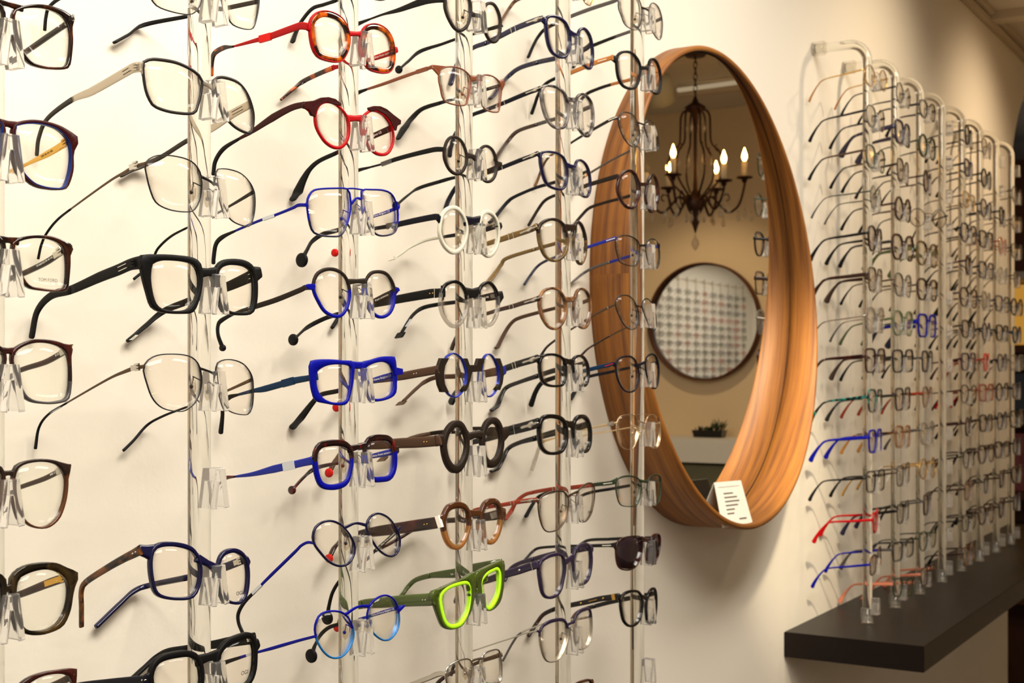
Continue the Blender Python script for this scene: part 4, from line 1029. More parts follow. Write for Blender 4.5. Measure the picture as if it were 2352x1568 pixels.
hero(4, 'glossy navy square eyeglasses with silver arrow hinges, hung below the grey marbled pair', 'B7',
     [(468, 215), (478, 152), (530, 138), (580, 142), (640, 156), (700, 200), (730, 280), (736, 370), (718, 460), (680, 502), (610, 494), (535, 450), (492, 350)],
     [(828, 275), (850, 228), (890, 230), (932, 270), (960, 340), (972, 440), (966, 530), (940, 580), (900, 570), (850, 520), (822, 400)],
     ['navy'], (2.0, 2.4, 2.0, 2.2), 3.2, ((.26, 4.0, .2),),
     dict(p=[(430, 140), (380, 165), (270, 205), (30, 300), (-110, 350), (-240, 390), (-330, 420), (-420, 500), (-490, 620), (-520, 700)], w=[46, 46, 46, 44, 42, 40, 44, 50, 54, 54], m=['dnavy', 'dnavy'], tip=5, th=2.6, deco=arrow),
     dict(p=[(960, 320), (890, 350), (760, 392), (600, 442), (400, 500), (190, 590), (110, 650), (10, 770), (-40, 830), (-65, 850)], w=[36, 36, 36, 36, 34, 36, 42, 50, 54, 54], m=['dnavy', 'dnavy'], tip=4, th=2.4),
     text=[('Persol', (940, 520), 3.8, 'gold', .5, 'R')])
hero(4, 'olive-brown horn round eyeglasses with ochre temples', 'B7',
     [(452, 940), (478, 880), (545, 842), (620, 840), (690, 880), (722, 960), (736, 1060), (716, 1160), (660, 1222), (592, 1236), (520, 1190), (472, 1090), (455, 1010)],
     [(826, 950), (840, 866), (885, 892), (920, 1000), (926, 1100), (916, 1200), (882, 1270), (850, 1242), (822, 1130), (816, 1030)],
     ['dbr', 'horn'], (2.6, 2.8, 2.2, 3.0), 3.4, ((.12, 6.0, .2),),
     dict(p=[(420, 890), (350, 930), (180, 985), (40, 1032), (-130, 1085), (-250, 1130), (-330, 1170), (-370, 1280), (-375, 1340)], w=[70, 60, 64, 60, 46, 42, 44, 50, 54], m=['olive', 'olive'], tip=5, th=2.8, deco=[(.12, 'arrow', 'smet'), (.24, 'band', 'smet'), (.29, 'band', 'smet')]),
     dict(p=[(915, 985), (850, 1000), (720, 1040), (600, 1074), (400, 1130), (110, 1222), (50, 1290), (0, 1360), (-60, 1440), (-90, 1470)], w=[44, 44, 42, 40, 38, 42, 46, 56, 70, 60], m=['olive', 'olive'], tip=4, th=2.6), split=.62)
hero(4, 'streaked light brown panto eyeglasses with silver arrow hinges', 'B8',
     [(488, 290), (525, 200), (600, 166), (680, 178), (738, 245), (766, 340), (756, 450), (722, 530), (660, 580), (590, 562), (530, 482), (496, 385)],
     [(866, 320), (895, 200), (945, 170), (1000, 208), (1030, 290), (1036, 400), (1012, 520), (970, 572), (920, 550), (882, 470), (866, 390)],
     ['hazel'], (2.2, 2.4, 2.2, 2.6), 3.4, ((.24, 4.6, .2),),
     dict(p=[(470, 255), (420, 275), (290, 312), (170, 350), (45, 382), (-140, 440), (-300, 490), (-390, 600), (-460, 740), (-485, 810)], w=[56, 56, 52, 50, 46, 42, 40, 44, 50, 54], m=['brn', 'brn'], tip=5, th=2.6, deco=arrow),
     dict(p=[(1020, 275), (930, 308), (780, 345), (630, 372), (480, 410), (260, 472), (170, 525), (90, 640), (20, 780), (0, 800)], w=[42, 42, 40, 38, 40, 42, 42, 48, 56, 56], m=['lbrn', 'lbrn'], tip=4, th=2.4),
     text=[('Persol', (985, 520), 3.6, 'ink', .5, 'R')])
hero(4, 'glossy black rectangular eyeglasses with silver arrow hinges, the slimmer black pair', 'B8',
     [(495, 960), (530, 900), (590, 888), (650, 890), (712, 912), (756, 960), (766, 1040), (760, 1120), (736, 1190), (660, 1206), (575, 1195), (522, 1150), (498, 1060)],
     [(855, 945), (895, 906), (950, 908), (990, 960), (1010, 1040), (1006, 1130), (985, 1195), (932, 1202), (885, 1140), (862, 1040)],
     ['blk'], (2.2, 2.8, 2.2, 2.4), 3.6, ((.2, 5.0, .2),),
     dict(p=[(455, 910), (400, 930), (290, 962), (200, 990), (100, 1025), (-90, 1090), (-260, 1150), (-340, 1200), (-440, 1300), (-490, 1390)], w=[80, 80, 76, 74, 72, 60, 52, 60, 80, 90], m=['blk', 'blk'], tip=5, th=3.0, deco=arrow),
     dict(p=[(1000, 960), (920, 985), (780, 1020), (620, 1052), (450, 1108), (260, 1172), (110, 1235), (50, 1330), (10, 1430), (-50, 1480)], w=[60, 60, 60, 58, 54, 46, 50, 60, 74, 60], m=['blk', 'blk'], tip=4, th=2.8))
hero(4, 'chunky glossy black rectangular eyeglasses with silver arrow hinges', 'C1',
     [(492, 250), (520, 170), (570, 148), (640, 147), (712, 166), (762, 220), (776, 320), (762, 420), (722, 490), (640, 512), (565, 500), (512, 440), (496, 340)],
     [(866, 220), (905, 158), (970, 150), (1012, 200), (1032, 300), (1026, 420), (996, 486), (932, 486), (890, 420), (864, 310)],
     ['blk'], (3.8, 3.4, 2.8, 3.0), 4.2, ((.2, 6.0, .2),),
     dict(p=[(465, 190), (400, 212), (280, 245), (160, 275), (20, 320), (-120, 370), (-300, 420), (-380, 500), (-420, 600), (-430, 700)], w=[110, 112, 110, 106, 96, 70, 60, 60, 66, 72], m=['blk', 'blk'], tip=5, th=3.2, deco=[(.13, 'arrow', 'smet'), (.29, 'band', 'smet')]),
     dict(p=[(1020, 200), (920, 235), (780, 270), (620, 305), (430, 360), (250, 410), (130, 475), (70, 590), (10, 690), (-50, 720)], w=[72, 76, 76, 74, 64, 50, 50, 56, 74, 66], m=['blk', 'blk'], tip=4, th=3.0,
          text=[('3274-V 95 52 20 145', .34, .003, 'gink', 0)]),
     text=[('Persol', (990, 420), 4.4, 'ink', .5, 'R')])
hero(4, 'bronze metal eyeglasses with fine lower rims and rust-red temples', 'C1',
     [(468, 1070), (505, 1005), (595, 962), (700, 946), (762, 970), (790, 1030), (786, 1140), (752, 1260), (690, 1342), (605, 1376), (540, 1362), (500, 1290), (474, 1180)],
     [(884, 985), (920, 922), (1000, 866), (1058, 870), (1076, 920), (1070, 1050), (1040, 1180), (990, 1256), (942, 1266), (902, 1210), (888, 1100)],
     ['brz', 'gmet'], (1.6, 1.2, 1.1, 1.1), 1.7, ((.16, 2.0, .6),),
     dict(p=[(448, 1034), (395, 1036), (280, 1050), (180, 1068), (70, 1088), (-80, 1110), (-250, 1150), (-330, 1200), (-390, 1300), (-410, 1340)], w=[46, 50, 50, 48, 46, 42, 40, 46, 56, 60], m=['redbrn', 'redbrn'], tip=5, th=2.2, deco=[(.14, 'arrow', 'smet'), (.3, 'band', 'smet'), (.345, 'band', 'smet')]),
     dict(p=[(1060, 872), (940, 885), (800, 902), (620, 914), (400, 952), (300, 985), (215, 1060), (160, 1160), (100, 1240)], w=[44, 46, 48, 44, 42, 42, 46, 56, 60], m=['redbrn', 'redbrn'], tip=4, th=2.2, deco=[(.3, 'band', 'smet'), (.36, 'band', 'smet')]),
     pads=True, text=[('Persol', (1018, 1165), 4.6, 'ink', .5, 'R')])
hero(4, 'dark purple square eyeglasses with a silver band and studs on the temple', 'C2',
     [(474, 340), (505, 275), (580, 232), (660, 214), (708, 226), (730, 280), (736, 360), (716, 470), (690, 570), (640, 630), (562, 645), (512, 600), (484, 460)],
     [(838, 240), (868, 155), (945, 106), (998, 130), (1016, 240), (1006, 370), (980, 460), (932, 500), (885, 490), (852, 400), (840, 310)],
     ['purp'], (2.8, 3.0, 2.4, 2.6), 3.6, ((.22, 4.6, .3),),
     dict(p=[(448, 305), (350, 332), (230, 372), (90, 412), (-60, 462), (-200, 510), (-330, 560), (-400, 620), (-430, 700)], w=[84, 86, 86, 84, 74, 56, 50, 56, 60], m=['purp', 'purp'], tip=5, th=3.2, deco=[(.09, 'band', 'smet'), (.22, 'dot', 'smet'), (.36, 'dot', 'smet')]),
     dict(p=[(1015, 120), (900, 140), (760, 165), (610, 195), (500, 220), (400, 248), (250, 292), (150, 355), (90, 470)], w=[70, 70, 66, 60, 54, 50, 46, 46, 50], m=['purp', 'purp'], tip=5, th=3.0),
     text=[('=', (640, 565), 5.0, 'gink', .3, 'L'), ('=', (955, 440), 5.0, 'gink', .3, 'R')], RE=((1036, 130), 70))
hero(4, 'half-rim style eyeglasses with dark plum brows and thin silver temples', 'C2',
     [(474, 1060), (498, 985), (585, 932), (690, 910), (742, 930), (772, 1010), (762, 1110), (722, 1230), (672, 1310), (592, 1340), (532, 1310), (492, 1200)],
     [(840, 940), (870, 852), (940, 802), (1000, 802), (1020, 900), (1016, 1050), (992, 1150), (932, 1200), (882, 1182), (850, 1090)],
     ['purp', 'sbrush', 'purp'], (3.0, 1.4, 1.0, 1.4), 2.6, ((.2, 2.2, .4),),
     dict(p=[(430, 1012), (380, 1024), (300, 1040), (200, 1078), (0, 1142), (-200, 1210), (-370, 1270), (-450, 1380), (-480, 1480)], w=[20, 20, 16, 14, 14, 14, 34, 40, 40], m=['smet', 'tortm'], tip=6, th=1.4),
     dict(p=[(1020, 850), (900, 880), (700, 905), (540, 925), (400, 975), (260, 1035), (180, 1130), (70, 1330)], w=[30, 26, 20, 16, 16, 22, 26, 26], m=['smet', 'gry'], tip=5, th=1.4),
     split=.72, pads=True, text=[('=', (640, 1255), 5.0, 'gink', .3, 'L')])
hero(4, 'black eyeglasses of which one upper rim peeps over the bottom edge', 'C2',
     [(470, 1720), (505, 1660), (580, 1620), (690, 1600), (740, 1650), (750, 1760), (720, 1880), (620, 1950), (530, 1920), (480, 1810)],
     [(838, 1640), (868, 1590), (940, 1560), (1005, 1552), (1026, 1620), (1010, 1760), (970, 1850), (900, 1880), (852, 1780)],
     ['tort'], (2.2, 2.2, 2.2, 2.2), 3.2, ((.2, 3.0, .3),),
     dict(p=[(440, 1690), (300, 1740), (50, 1820), (-200, 1900)], w=[60, 56, 50, 46], m=['tort'], th=3.0),
     dict(p=[(1030, 1590), (850, 1650), (610, 1730), (400, 1820)], w=[60, 56, 50, 46], m=['tort'], th=3.0), RE=((1040, 1550), 60))

# ---- column 5
hero(5, 'thin black half-oval metal eyeglasses with grey temples, at the top edge beside the mirror', 'B6',
     [(1262, 70), (1275, -40), (1340, -80), (1430, -60), (1490, 40), (1502, 130), (1490, 230), (1458, 300), (1400, 296), (1330, 250), (1288, 150)],
     [(1580, 110), (1590, 55), (1620, 35), (1668, 70), (1700, 150), (1714, 250), (1704, 370), (1680, 406), (1640, 370), (1604, 290), (1584, 200)],
     ['bmet'], (1.0, .9, .7, .7), 1.5, ((.3, 2.0, .3),),
     dict(p=[(1255, -5), (1190, 20), (990, 85), (800, 155), (700, 200), (625, 235), (500, 300), (430, 380), (380, 470), (330, 585)], w=[34, 42, 44, 44, 40, 40, 40, 38, 38, 42], m=['gry', dk], tip=5, th=1.4),
     dict(p=[(1700, 190), (1560, 255), (1375, 325), (1220, 380), (1010, 462), (920, 500), (840, 600), (795, 690)], w=[36, 36, 36, 36, 40, 40, 40, 44], m=['gry', dk], tip=3, th=1.4), pads=True)
hero(5, 'matte black panto eyeglasses with wood-coloured temples', 'B6',
     [(1253, 655), (1262, 585), (1310, 548), (1390, 550), (1450, 602), (1486, 680), (1480, 780), (1450, 870), (1400, 900), (1318, 872), (1270, 790)],
     [(1584, 700), (1592, 640), (1620, 618), (1660, 650), (1688, 730), (1696, 830), (1682, 930), (1650, 950), (1600, 900), (1584, 800)],
     ['mblk'], (2.4, 2.6, 2.4, 2.6), 3.2, ((.34, 3.6, .2),),
     dict(p=[(1200, 590), (1165, 600), (1000, 652), (800, 735), (700, 775), (610, 805), (500, 870), (430, 980), (395, 1080), (365, 1165)], w=[60, 50, 52, 46, 40, 36, 38, 38, 38, 42], m=['wood2', dk], tip=4, th=2.2, deco=[(.16, 'slot', 'paper')]),
     dict(p=[(1690, 720), (1560, 762), (1370, 822), (1180, 870), (1030, 920), (920, 975), (840, 1080), (800, 1180)], w=[40, 38, 36, 34, 36, 38, 38, 42], m=['wood2', dk], tip=3, th=2.0))
hero(5, 'thin dark bronze rounded metal eyeglasses above the round tortoise pair', 'B6',
     [(1262, 1265), (1275, 1190), (1320, 1160), (1390, 1175), (1440, 1230), (1470, 1310), (1482, 1400), (1456, 1480), (1410, 1506), (1350, 1462), (1300, 1380)],
     [(1528, 1300), (1550, 1246), (1590, 1248), (1640, 1310), (1668, 1420), (1672, 1530), (1640, 1542), (1600, 1502), (1560, 1400)],
     ['bmet'], (1.2, 1.2, .8, .9), 1.5, ((.22, 1.6, .3),),
     dict(p=[(1258, 1225), (1200, 1222), (1000, 1330), (800, 1450), (700, 1520), (600, 1572), (520, 1640), (465, 1740), (430, 1840), (400, 1910)], w=[26, 34, 32, 24, 22, 24, 26, 28, 32, 36], m=['bmet', 'hazel'], tip=5, th=1.4, deco=[(.12, 'slot', 'paper')]),
     dict(p=[(1665, 1400), (1530, 1470), (1350, 1565), (1200, 1640), (980, 1770), (880, 1840), (830, 1920), (790, 2000)], w=[26, 24, 22, 22, 24, 26, 28, 32], m=['gry', 'hazel'], tip=4, th=1.4), pads=True)
hero(5, 'round glossy dark tortoise eyeglasses in front of the mirror', 'B7',
     [(1262, 500), (1288, 395), (1345, 342), (1410, 345), (1456, 410), (1482, 500), (1466, 600), (1430, 680), (1380, 692), (1320, 652), (1278, 575)],
     [(1558, 530), (1580, 425), (1620, 380), (1650, 410), (1670, 500), (1666, 620), (1640, 710), (1602, 732), (1570, 672), (1552, 600)],
     ['tortm'], (2.8, 3.0, 2.6, 2.6), 3.4, ((.3, 3.6, .2),),
     dict(p=[(1256, 382), (1200, 392), (980, 458), (880, 495), (780, 545), (680, 572), (600, 578), (500, 630), (430, 720), (335, 880)], w=[56, 50, 46, 44, 40, 36, 34, 34, 34, 36], m=['mbrn', 'mbrn'], tip=5, th=2.4),
     dict(p=[(1665, 480), (1540, 525), (1350, 588), (1100, 655), (960, 705), (880, 780), (800, 880), (760, 960)], w=[36, 36, 34, 32, 34, 34, 36, 36], m=['mbrn', 'mbrn'], tip=4, th=2.2))
hero(5, 'slim black and bright blue metal rectangular eyeglasses in front of the mirror', 'B7',
     [(1232, 1095), (1240, 1020), (1300, 996), (1390, 1004), (1468, 1060), (1478, 1150), (1462, 1270), (1420, 1299), (1340, 1286), (1272, 1252), (1248, 1175)],
     [(1545, 1130), (1562, 1052), (1610, 1030), (1658, 1060), (1682, 1140), (1682, 1260), (1660, 1322), (1612, 1312), (1570, 1262)],
     ['bmet', 'navy'], (1.2, 1.0, .8, .8), 1.5, ((.24, 2.2, .2),),
     dict(p=[(1232, 1018), (1180, 1030), (930, 1112), (800, 1150), (700, 1180), (600, 1215), (500, 1255), (420, 1310), (350, 1400), (290, 1490)], w=[44, 34, 32, 30, 28, 30, 30, 30, 32, 36], m=['mblue', 'navy'], tip=5, th=1.5, deco=[(.12, 'slot', 'paper')]),
     dict(p=[(1680, 1090), (1560, 1140), (1340, 1212), (1170, 1262), (1000, 1320), (900, 1375), (830, 1430), (765, 1480)], w=[34, 32, 30, 30, 30, 30, 30, 30], m=['mblue', 'gry'], tip=3, th=1.5), pads=True, RE=((1686, 1085), 40))
hero(5, 'thin black wire oval eyeglasses with tortoise temple ends', 'B8',
     [(1308, 345), (1320, 265), (1380, 235), (1460, 245), (1520, 312), (1552, 400), (1556, 500), (1530, 580), (1460, 592), (1400, 545), (1348, 450)],
     [(1596, 340), (1620, 280), (1660, 275), (1700, 330), (1740, 440), (1752, 540), (1735, 606), (1700, 602), (1668, 540), (1626, 440)],
     ['bmet'], (1.2, 1.2, .9, .9), 1.5, ((.28, 1.6, .4),),
     dict(p=[(1306, 325), (1200, 372), (1050, 452), (880, 560), (800, 610), (720, 665), (620, 735), (545, 800), (490, 880)], w=[22, 30, 24, 22, 22, 24, 26, 28, 32], m=['brz', 'tort'], tip=5, th=1.4, deco=[(.1, 'band', 'smet')]),
     dict(p=[(1745, 460), (1600, 520), (1400, 590), (1250, 665), (1100, 750), (1000, 812), (930, 880)], w=[20, 18, 18, 20, 22, 24, 28], m=['brz', 'tort'], tip=3, th=1.4), pads=True)
hero(5, 'matte navy rounded-square eyeglasses with a red accent on the temple', 'B8',
     [(1318, 985), (1345, 930), (1405, 906), (1480, 910), (1530, 960), (1560, 1060), (1560, 1150), (1522, 1250), (1462, 1276), (1400, 1252), (1350, 1172), (1322, 1080)],
     [(1638, 975), (1660, 902), (1710, 880), (1750, 910), (1774, 990), (1776, 1120), (1756, 1220), (1720, 1236), (1682, 1190), (1652, 1095)],
     ['dnavy'], (1.8, 1.8, 1.5, 1.4), 2.2, ((.24, 2.6, .3),),
     dict(p=[(1262, 975), (1225, 990), (1130, 1010), (1000, 1042), (860, 1075), (740, 1100), (620, 1130), (500, 1180), (430, 1280), (380, 1420)], w=[40, 46, 46, 44, 44, 44, 50, 54, 60, 70], m=['teal', dk], tip=4, th=1.6, deco=[(.1, 'slot', 'dred')]),
     dict(p=[(1770, 960), (1600, 990), (1400, 1030), (1220, 1070), (1020, 1112), (940, 1150), (880, 1240), (810, 1360)], w=[36, 34, 32, 34, 36, 40, 56, 66], m=['dnavy', dk], tip=4, th=1.6), pads=True)
hero(5, 'clear eyeglasses with fine gold wire top bar and temples', 'C1',
     [(1316, 215), (1350, 132), (1430, 108), (1510, 116), (1555, 182), (1562, 290), (1532, 400), (1490, 470), (1420, 479), (1360, 432), (1326, 330)],
     [(1628, 215), (1660, 126), (1720, 110), (1780, 150), (1796, 250), (1790, 380), (1760, 460), (1712, 466), (1670, 402), (1640, 305)],
     ['pgold'], (.5, .5, .5, .4), 1.2, (([(1500, 106), (1620, 100), (1725, 104)], .7), (.24, 1.2, .4)),
     dict(p=[(1318, 190), (1255, 205), (1060, 245), (900, 285), (760, 325), (640, 360), (520, 395), (475, 440), (430, 580), (390, 700)], w=[20, 30, 20, 16, 14, 14, 30, 40, 46, 46], m=['pgold', 'clear'], tip=6, th=1.3, deco=[(.1, 'hinge', 'smet')]),
     dict(p=[(1790, 195), (1640, 218), (1430, 250), (1240, 285), (1050, 312), (930, 340), (860, 400), (800, 560)], w=[16, 14, 14, 14, 14, 20, 36, 40], m=['pgold', 'clear'], tip=5, th=1.3), pads=True, RE=((1802, 195), 20))
hero(5, 'dark green metal eyeglasses with thin lower rims just below mirror height', 'C1',
     [(1312, 880), (1335, 812), (1430, 785), (1530, 796), (1580, 840), (1586, 920), (1566, 1030), (1530, 1090), (1440, 1102), (1360, 1080), (1326, 990)],
     [(1656, 870), (1680, 802), (1740, 770), (1790, 786), (1802, 850), (1796, 970), (1770, 1060), (1720, 1076), (1680, 1042), (1656, 950)],
     ['dgrn', 'sbrush'], (1.7, 1.2, .9, .9), 1.7, ((.18, 2.6, .2),),
     dict(p=[(1305, 830), (1240, 850), (1080, 868), (900, 895), (760, 915), (640, 940), (540, 965), (450, 1010), (380, 1110), (325, 1210)], w=[60, 46, 42, 40, 38, 36, 38, 40, 46, 56], m=['dgrn', dk], tip=5, th=1.6, deco=[(.13, 'slot', 'paper')]),
     dict(p=[(1795, 815), (1640, 845), (1430, 882), (1250, 915), (1080, 942), (960, 975), (900, 1020), (850, 1100)], w=[36, 34, 34, 34, 34, 34, 36, 40], m=['bmet', dk], tip=3, th=1.6), pads=True)
hero(5, 'black sunglasses with dark violet lenses', 'C2',
     [(1286, 130), (1305, 70), (1370, 32), (1440, 16), (1535, 18), (1560, 80), (1550, 200), (1500, 310), (1420, 355), (1332, 340), (1296, 270)],
     [(1632, 90), (1680, 5), (1742, -5), (1752, 80), (1730, 200), (1690, 288), (1640, 292), (1618, 260), (1618, 160)],
     ['tortm'], (1.4, 1.4, 1.6, 1.6), 2.8, ((.15, 4.4, .2),),
     dict(p=[(1265, 100), (1200, 102), (1040, 106), (900, 110), (780, 110), (610, 116), (450, 132), (380, 175), (310, 250)], w=[60, 38, 36, 34, 32, 30, 30, 32, 34], m=['bmet', 'bmet'], tip=4, th=1.6, deco=[(.14, 'slot', 'paper')]),
     dict(p=[(1740, 20), (1560, 25), (1400, 28), (1200, 36), (1000, 45), (920, 75), (870, 110)], w=[36, 36, 36, 34, 32, 30, 30], m=['bmet', 'bmet'], tip=3, th=1.6), lens='lensd', name='sunglasses')
hero(5, 'black square eyeglasses with gold studs and a gold band on the temple', 'C2',
     [(1340, 710), (1365, 640), (1440, 606), (1522, 612), (1556, 680), (1556, 790), (1530, 890), (1480, 940), (1420, 946), (1370, 892), (1348, 800)],
     [(1616, 710), (1640, 615), (1688, 576), (1706, 640), (1706, 780), (1686, 890), (1650, 920), (1622, 890), (1612, 800)],
     ['blk'], (2.6, 2.8, 2.4, 2.4), 3.2, ((.2, 4.0, .2),),
     dict(p=[(1310, 640), (1220, 655), (1100, 672), (960, 705), (800, 738), (700, 760), (610, 785), (500, 840), (430, 930), (345, 1060)], w=[62, 62, 60, 58, 54, 50, 48, 46, 44, 50], m=['blk', 'tort'], tip=6, th=3.0, deco=[(.08, 'wideband', 'gold'), (.18, 'dot', 'gold'), (.36, 'dot', 'gold'), (.27, 'slot', 'gold')]),
     dict(p=[(1700, 610), (1560, 640), (1400, 668), (1220, 705), (1050, 750), (930, 785), (850, 830), (790, 910)], w=[50, 50, 50, 48, 46, 44, 42, 46], m=['blk', 'tort'], tip=4, th=2.8))

# ------------------------------------------------------------------ acrylic rods with nose-shaped clips
SHELF_Z = 1.0206
ROD_TOP = 2.112


def clip_mesh():
    """clear wedge with two flaring legs; origin at the middle of its top, hollow towards the rod"""
    prof = [(-.0058, 0), (.0058, 0), (.0068, -.006), (.0108, -.030), (.0046, -.0305), (.0012, -.010), (-.0012, -.010), (-.0046, -.0305), (-.0108, -.030), (-.0068, -.006)]
    mb = MB()
    y0, y1 = -.0145, -.001
    rings = []
    for yy, sc, dz in ((y0, .86, -.0008), (y0 + .0006, .93, 0), (y1 - .0006, 1.0, 0), (y1, .97, -.0004)):
        rings.append([(p[0] * sc, yy, p[1] + dz) for p in prof])
    mb.loft(rings, flat=True)
    mb.flat = [True] * len(mb.f)
    o = mb.build('nose_clip', M['clip'], link=False)
    bm = bmesh.new(); bm.from_mesh(o.data)
    bmesh.ops.bevel(bm, geom=[e for e in bm.edges], offset=.0004, segments=2, affect='EDGES', profile=.5)
    for f in bm.faces:
        f.smooth = False
    bm.to_mesh(o.data); bm.free()
    me = o.data; bpy.data.objects.remove(o)
    return me


CLIP = clip_mesh()
rodp = MB()
path = [Vector((0, 0, SHELF_Z + h)) for h in (.002, .0022, .0026, .02)] + [Vector((0, 0, 1.4)), Vector((0, 0, 1.8)), Vector((0, 0, ROD_TOP - .035))]
for i in range(1, 9):
    a = PI / 2 * i / 8
    path.append(Vector((0, .035 * (1 - math.cos(a)), ROD_TOP - .035 + .035 * math.sin(a))))
path += [Vector((0, WALL - RODY - h, ROD_TOP)) for h in (.03, .0046, .0042, .004)]
rodp.sweep(path, 2 * RODR, 2 * RODR, up=Vector((0, 1, 0)), side=(1, 0, 0), n=40)
ROD = rodp.build('rod_bar', M['acry'], link=False).data
sk = MB(); R0, R1 = RODR + .0003, RODR + .0034
sk.lathe([(R0, 0.0), (R1 + .0008, 0.0), (R1, .003), (R1 - .0006, .026), (R1 - .0012, .028), (R0, .028)], (0, 0, SHELF_Z + .0003), 32)
b = len(sk.v)
FOOT = None
def ring_mesh(name, prof, org, ax):
    q = MB(); n = 32
    q.lathe(prof + [prof[0]], org, n, 0, ax=ax)
    # drop the two end caps: the profile closes on itself
    keep = [i for i in range(len(q.f)) if len(q.f[i]) == 4]
    q.f = [q.f[i] for i in keep]; q.m = [q.m[i] for i in keep]; q.flat = [q.flat[i] for i in keep]
    o = q.build(name, M['clear2'], link=False)
    bm = bmesh.new(); bm.from_mesh(o.data); bmesh.ops.remove_doubles(bm, verts=bm.verts, dist=1e-7)
    bmesh.ops.recalc_face_normals(bm, faces=bm.faces); bm.to_mesh(o.data); bm.free()
    me = o.data; bpy.data.objects.remove(o)
    return me
FOOT = ring_mesh('foot_socket', [(R0, 0.0), (R1 + .001, 0.0), (R1 + .0004, .004), (R1 - .0006, .027), (R0, .029)], (0, 0, SHELF_Z + .0003), 'z')
WSOCK = ring_mesh('wall_socket', [(R0, 0.0), (R1 + .001, 0.0), (R1 + .001, -.022), (R1 - .001, -.024), (R0, -.024)], (0, WALL - RODY - .0006, ROD_TOP), 'y')


def rod(x, zs, label, group):
    r = empty('display_rod', (x, RODY, SHELF_Z))
    tag(r, label, 'display rod', group)
    for nm, me in (('rod_bar', ROD), ('foot_socket', FOOT), ('wall_socket', WSOCK)):
        o = bpy.data.objects.new(nm, me); COL.objects.link(o); o.parent = r; o.location = (0, 0, -SHELF_Z)
    for z in zs:
        o = bpy.data.objects.new('nose_clip', CLIP); COL.objects.link(o); o.parent = r
        o.location = (0, -RODR + .0008, z - SHELF_Z)
    return r


LEFT_OFF = [.0025, -.0023, 0.0, -.0035, .0039, .0065]
ROWS = {0: range(-6, 8), 1: range(-6, 8), 2: range(-6, 8), 3: range(-6, 8), 4: range(-6, 8), 5: range(-6, 8)}
NAMES = ['clear acrylic rod cut by the near edge of the picture, holding dark tortoise frames',
         'clear acrylic rod holding the chunky matte black square eyeglasses',
         'clear acrylic rod holding the red and the bright blue eyeglasses',
         'clear acrylic rod holding the white round and neon-edged green eyeglasses',
         'clear acrylic rod holding the eyeglasses with silver arrow hinges',
         'clear acrylic rod standing just before the wooden mirror, with the sunglasses']
for i, x in enumerate(COLX):
    rod(x + .0, [1.5 + LEFT_OFF[i] + .074 * k for k in ROWS[i] if 1.05 < 1.5 + .074 * k < 2.07], NAMES[i], 'rods of the near wall display')

SHX = [2.521 + .19 * i for i in range(8)]
SHZ = [1.069 + .0754 * k for k in range(14)]
ORD = ['first', 'second', 'third', 'fourth', 'fifth', 'sixth', 'seventh', 'eighth']
for i, x in enumerate(SHX):
    rod(x, SHZ, '%s clear acrylic rod from the wooden mirror, standing on the dark shelf' % ORD[i], 'rods on the dark shelf')

# ------------------------------------------------------------------ spectacles on the shelf rods
SHAPES = {
    'rect': [(-1, .55), (-.86, .92), (-.3, 1), (.5, .98), (.93, .8), (1, .3), (.9, -.55), (.68, -.95), (0, -1), (-.6, -.96), (-.88, -.7), (-.96, -.1)],
    'panto': [(-1, .35), (-.8, .85), (-.3, 1), (.4, .96), (.88, .68), (1, .2), (.84, -.45), (.45, -.9), (0, -1), (-.48, -.92), (-.85, -.5), (-.98, 0)],
    'round': [(math.cos(2 * PI * k / 12), math.sin(2 * PI * k / 12)) for k in range(12)],
    'oval': [(math.cos(2 * PI * k / 12), math.sin(2 * PI * k / 12) * (1 - .08 * math.cos(4 * PI * k / 12))) for k in range(12)],
}
NTH = ['topmost', 'second', 'third', 'fourth', 'fifth', 'sixth', 'seventh', 'eighth', 'ninth', 'tenth', 'eleventh', 'twelfth', 'thirteenth', 'fourteenth']


